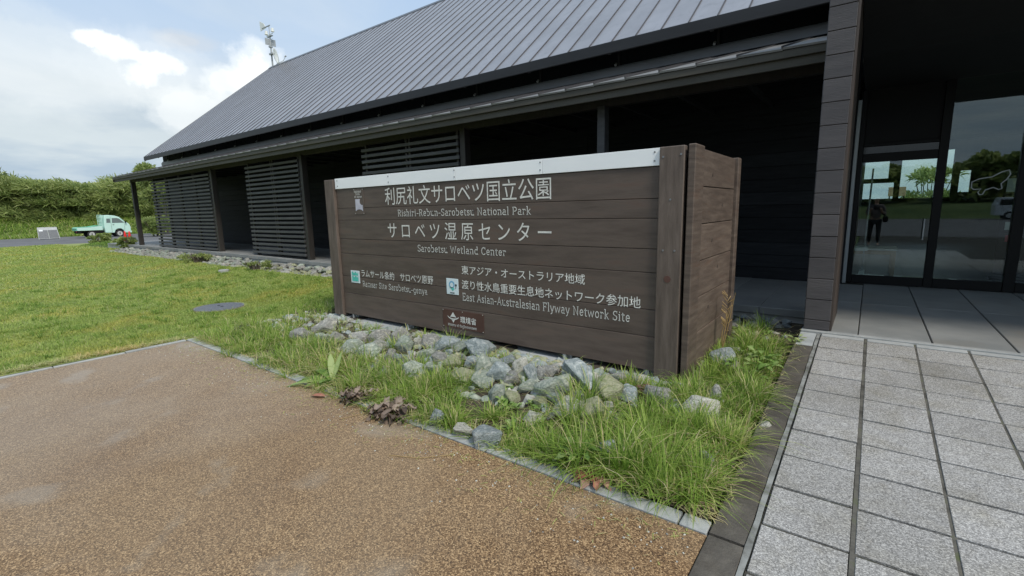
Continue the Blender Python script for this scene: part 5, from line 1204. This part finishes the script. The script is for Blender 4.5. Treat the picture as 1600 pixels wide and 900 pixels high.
# second, looser row a little behind so that no sky shows low down
for i, y in enumerate(range(-2, 34, 5)):
    x = -68.5; z = float(gz(x, y)); bush('shrub', 'dark shrub of the rear row behind the wind-swept hedge', 'shrub', (x, y+R.uniform(-1, 1), z), 3.8, 3.9+R.uniform(-.3, .3), 6000, 300+i, 'rear row of hedge shrubs', (0, -.3), L=(.4, .7), Wd=(.12, .25), lumps=50, bottom=.0)
bush('small_tree', 'small yellow-green tree showing between the main roof corner and the canopy', 'tree', (-50, 15.4, -.03), 1.6, 6.6, 5200, 77, None, (0, 0), L=(.2, .4), Wd=(.08, .14), lumps=20, bottom=.45)
bush('shrub', 'leafy shrub by the driveway behind the porch post', 'shrub', (-46, 13.5, -.03), 1.3, 1.5, 2400, 78, None, (0, 0), L=(.2, .35), Wd=(.06, .1))
# weedy mound at the lawn corner
def mound():
    n = 9000; cx0, cy0 = -31.5, 7.2
    a = rng.random(n)*6.283; r = np.sqrt(rng.random(n)); x = cx0+r*np.cos(a)*5.5; y = cy0+r*np.sin(a)*1.1
    z = lawn_z(x, y)+.10*(1-r*r); h = (.10+.22*rng.random(n))*(1.2-r)
    return blades(x, y, z-.05, h, np.full(n, .022), .3+.8*rng.random(n), rng.random(n)*6.28, np.clip(rng.normal(.28, .18, n), 0, 1), 2)
v, f, a = mound(); tag(put('weeds', npmesh('weeds', v, f, M['grass'], a)), kind='stuff')
tag(grid_sheet('mound', np.linspace(-37.5, -25.5, 24), np.linspace(5.9, 8.5, 12), lambda X, Y: lawn_z(X, Y)-.02+.11*np.maximum(0, 1-((X+31.5)/5.6)**2-((Y-7.2)/1.2)**2), M['field']), kind='structure')
bush('weed_bush', 'dark leafy weed clump on the mound before the red cones', 'plant', (-35.6, 7.75, .0), .5, .55, 900, 79, None, (0, 0), L=(.12, .22), Wd=(.06, .1), lumps=9)
bush('weed_bush', 'pale flowering weed clump at the foot of the outer porch post', 'plant', (-25.6, 6.4, .1), .45, .65, 700, 80, None, (0, 0), L=(.08, .16), Wd=(.05, .08), lumps=8)
for i in range(5):
    x = R.uniform(-20, -8); bush('weed_tuft', 'low green weed tuft growing in the rubble strip', 'plant', (x, R.uniform(5.6, 5.85), .1), .35, .28, 420, 400+i, 'weed tufts in the rubble strip', (0, 0), L=(.06, .14), Wd=(.012, .02), lumps=7)
# trees on the hill in the south and the tree behind the building (seen in and through the glass)
for i in range(13):
    x = -34+i*8.2+R.uniform(-1, 1); y = -47-R.uniform(0, 8)
    z = float(gz(x, y)); tr_ = bush('hill_tree', 'dark green tree of the belt across the parking lot, mirrored in the entrance glass', 'tree', (x, y, z-.1), 5.6, R.uniform(3.9, 4.7), 4200, 500+i, 'trees across the parking lot', (0, 0), L=(.5, .9), Wd=(.3, .5), lumps=30, bottom=.1)
bush('yard_tree', 'tree with airy crown seen through the rear windows', 'tree', (2.15, 30, -.05), 1.1, 3.1, 1800, 81, None, (0, 0), L=(.2, .4), Wd=(.05, .08), lumps=12, bottom=.4)
# parked white van across the lot
Vn = tag(empty('parked_van', (9.6, -34.0, -.03)), 'white van parked across the lot, mirrored in the entrance glass', 'van')
body = [(-2.1, .3), (2.1, .3), (2.15, .8), (1.9, 1.0), (1.45, 1.1), (.9, 1.62), (-1.9, 1.66), (-2.12, 1.1)]
o = MB().prism(body, 'y', -.8, .8).build('body', M['car_white'], Vn); bv = o.modifiers.new('bevel', 'BEVEL'); bv.width = .06; bv.segments = 3
for yy in (.803, -.813):
    MB().prism([(-1.9, 1.08), (-.4, 1.08), (-.4, 1.5), (-1.85, 1.5)], 'y', yy, yy+.01).build('side_window', M['dark_glass'], Vn)
    MB().prism([(-.3, 1.08), (1.25, 1.08), (.85, 1.5), (-.3, 1.5)], 'y', yy, yy+.01).build('side_window', M['dark_glass'], Vn)
for x in (-1.3, 1.35):
    for yy in (-.74, .74):
        w = empty('wheel', (x, yy, .3), 0, Vn); MB().tube([(0, -.09, 0), (0, .09, 0)], .3, 18).build('tyre', M['tyre'], w); MB().tube([(0, .092*(1 if yy > 0 else -1), 0), (0, .1*(1 if yy > 0 else -1), 0)], .18, 14).build('rim', M['rim'], w)

# ------------------------------------------------------------------ the person mirrored in the glass
PP = tag(empty('person', (.12, -2.3, 0)), 'person in brownish jacket and dark trousers with a shoulder bag, mirrored in the entrance glass', 'person')
def skin(name, chains, mat, parent, sub=2):
    """chains: list of polylines [(x,y,z,r),...]; equal points are joined"""
    V = []; E = []; Rr = []; idx = {}
    for ch in chains:
        prev = None
        for (x, y, z, r) in ch:
            k = (round(x, 4), round(y, 4), round(z, 4))
            if k not in idx: idx[k] = len(V); V.append((x, y, z)); Rr.append(r)
            if prev is not None: E.append((prev, idx[k]))
            prev = idx[k]
    me = bpy.data.meshes.new(name); me.from_pydata(V, E, []); me.materials.append(mat); o = put(name, me, (0, 0, 0), parent)
    s = o.modifiers.new('skin', 'SKIN'); s.use_smooth_shade = True
    for i, sv in enumerate(me.skin_vertices[0].data): sv.radius = (Rr[i], Rr[i]*.85)
    me.skin_vertices[0].data[0].use_root = True
    m = o.modifiers.new('sub', 'SUBSURF'); m.levels = m.render_levels = sub; return o
hip, chest, neck = (0, 0, .92, .13), (0, .01, 1.22, .15), (0, .01, 1.42, .06)
chains = [[hip, (0, 0, 1.05, .125), chest, neck, (0, .02, 1.50, .05), (0, .03, 1.58, .085), (0, .03, 1.66, .075)]]
for s in (-1, 1):
    chains.append([hip, (s*.10, 0, .85, .095), (s*.115, .01+.03*s, .48, .062), (s*.12, .04*s, .09, .040), (s*.125, .04*s+.12, .035, .035)])
    hx, hy, hz = s*.16, .30, 1.22
    chains.append([chest, (s*.17, 0, 1.36, .06), (s*.24, .02, 1.10, .048), (hx, hy-.06, 1.16, .035), (hx-.01*s, hy, hz, .030)])
    for k, (dx, dz, l) in enumerate(((.025, .02, .07), (.012, .03, .08), (-.002, .032, .085), (-.016, .026, .075))):
        chains.append([(hx-.01*s, hy, hz, .030), (hx+s*dx-.02*s, hy+.03, hz+dz, .009), (hx+s*dx-.03*s, hy+.03+l*.4, hz+dz+.02, .008), (hx+s*dx-.045*s, hy+.02+l*.4, hz+dz+.035, .007)])
    chains.append([(hx-.01*s, hy, hz, .030), (hx-.045*s, hy+.01, hz+.02, .010), (hx-.055*s, hy+.035, hz+.045, .009)])
skin('body', chains, M['skin'], PP)
skin('jacket', [[(0, 0, .88, .155), (0, 0, 1.05, .15), (0, .01, 1.24, .175), (0, .01, 1.40, .085)]] + [[(0, .01, 1.24, .175), (s*.175, 0, 1.365, .08), (s*.245, .02, 1.10, .068), (s*.165, .22, 1.15, .052)] for s in (-1, 1)], M['jacket'], PP)
skin('trousers', [[(0, 0, .93, .15)] + [(s*.10, 0, .84, .115), (s*.116, .01+.03*s, .48, .082), (s*.12, .04*s, .12, .062)] for s in (-1, 1)], M['trousers'], PP)
for s in (-1, 1): skin('shoe', [[(s*.12, .04*s-.03, .045, .05), (s*.122, .04*s+.06, .04, .045), (s*.126, .04*s+.15, .03, .035)]], M['black'], PP, 1)
skin('hair', [[(0, -.005, 1.60, .09), (0, .005, 1.67, .09), (0, .03, 1.70, .075)]], M['hair'], PP)
MB().cbox(.20, .34, -.10, .10, .82, 1.02, .02).build('shoulder_bag', M['black'], PP)
MB().tube([(.27, 0, 1.02), (.1, .16, 1.25), (-.12, .04, 1.42), (-.05, -.17, 1.25), (.27, -.05, 1.02)], .014, 6).build('bag_strap', M['black'], PP)
MB().cbox(-.055, .055, .33, .345, 1.24, 1.32, .006).build('phone', M['black'], PP)
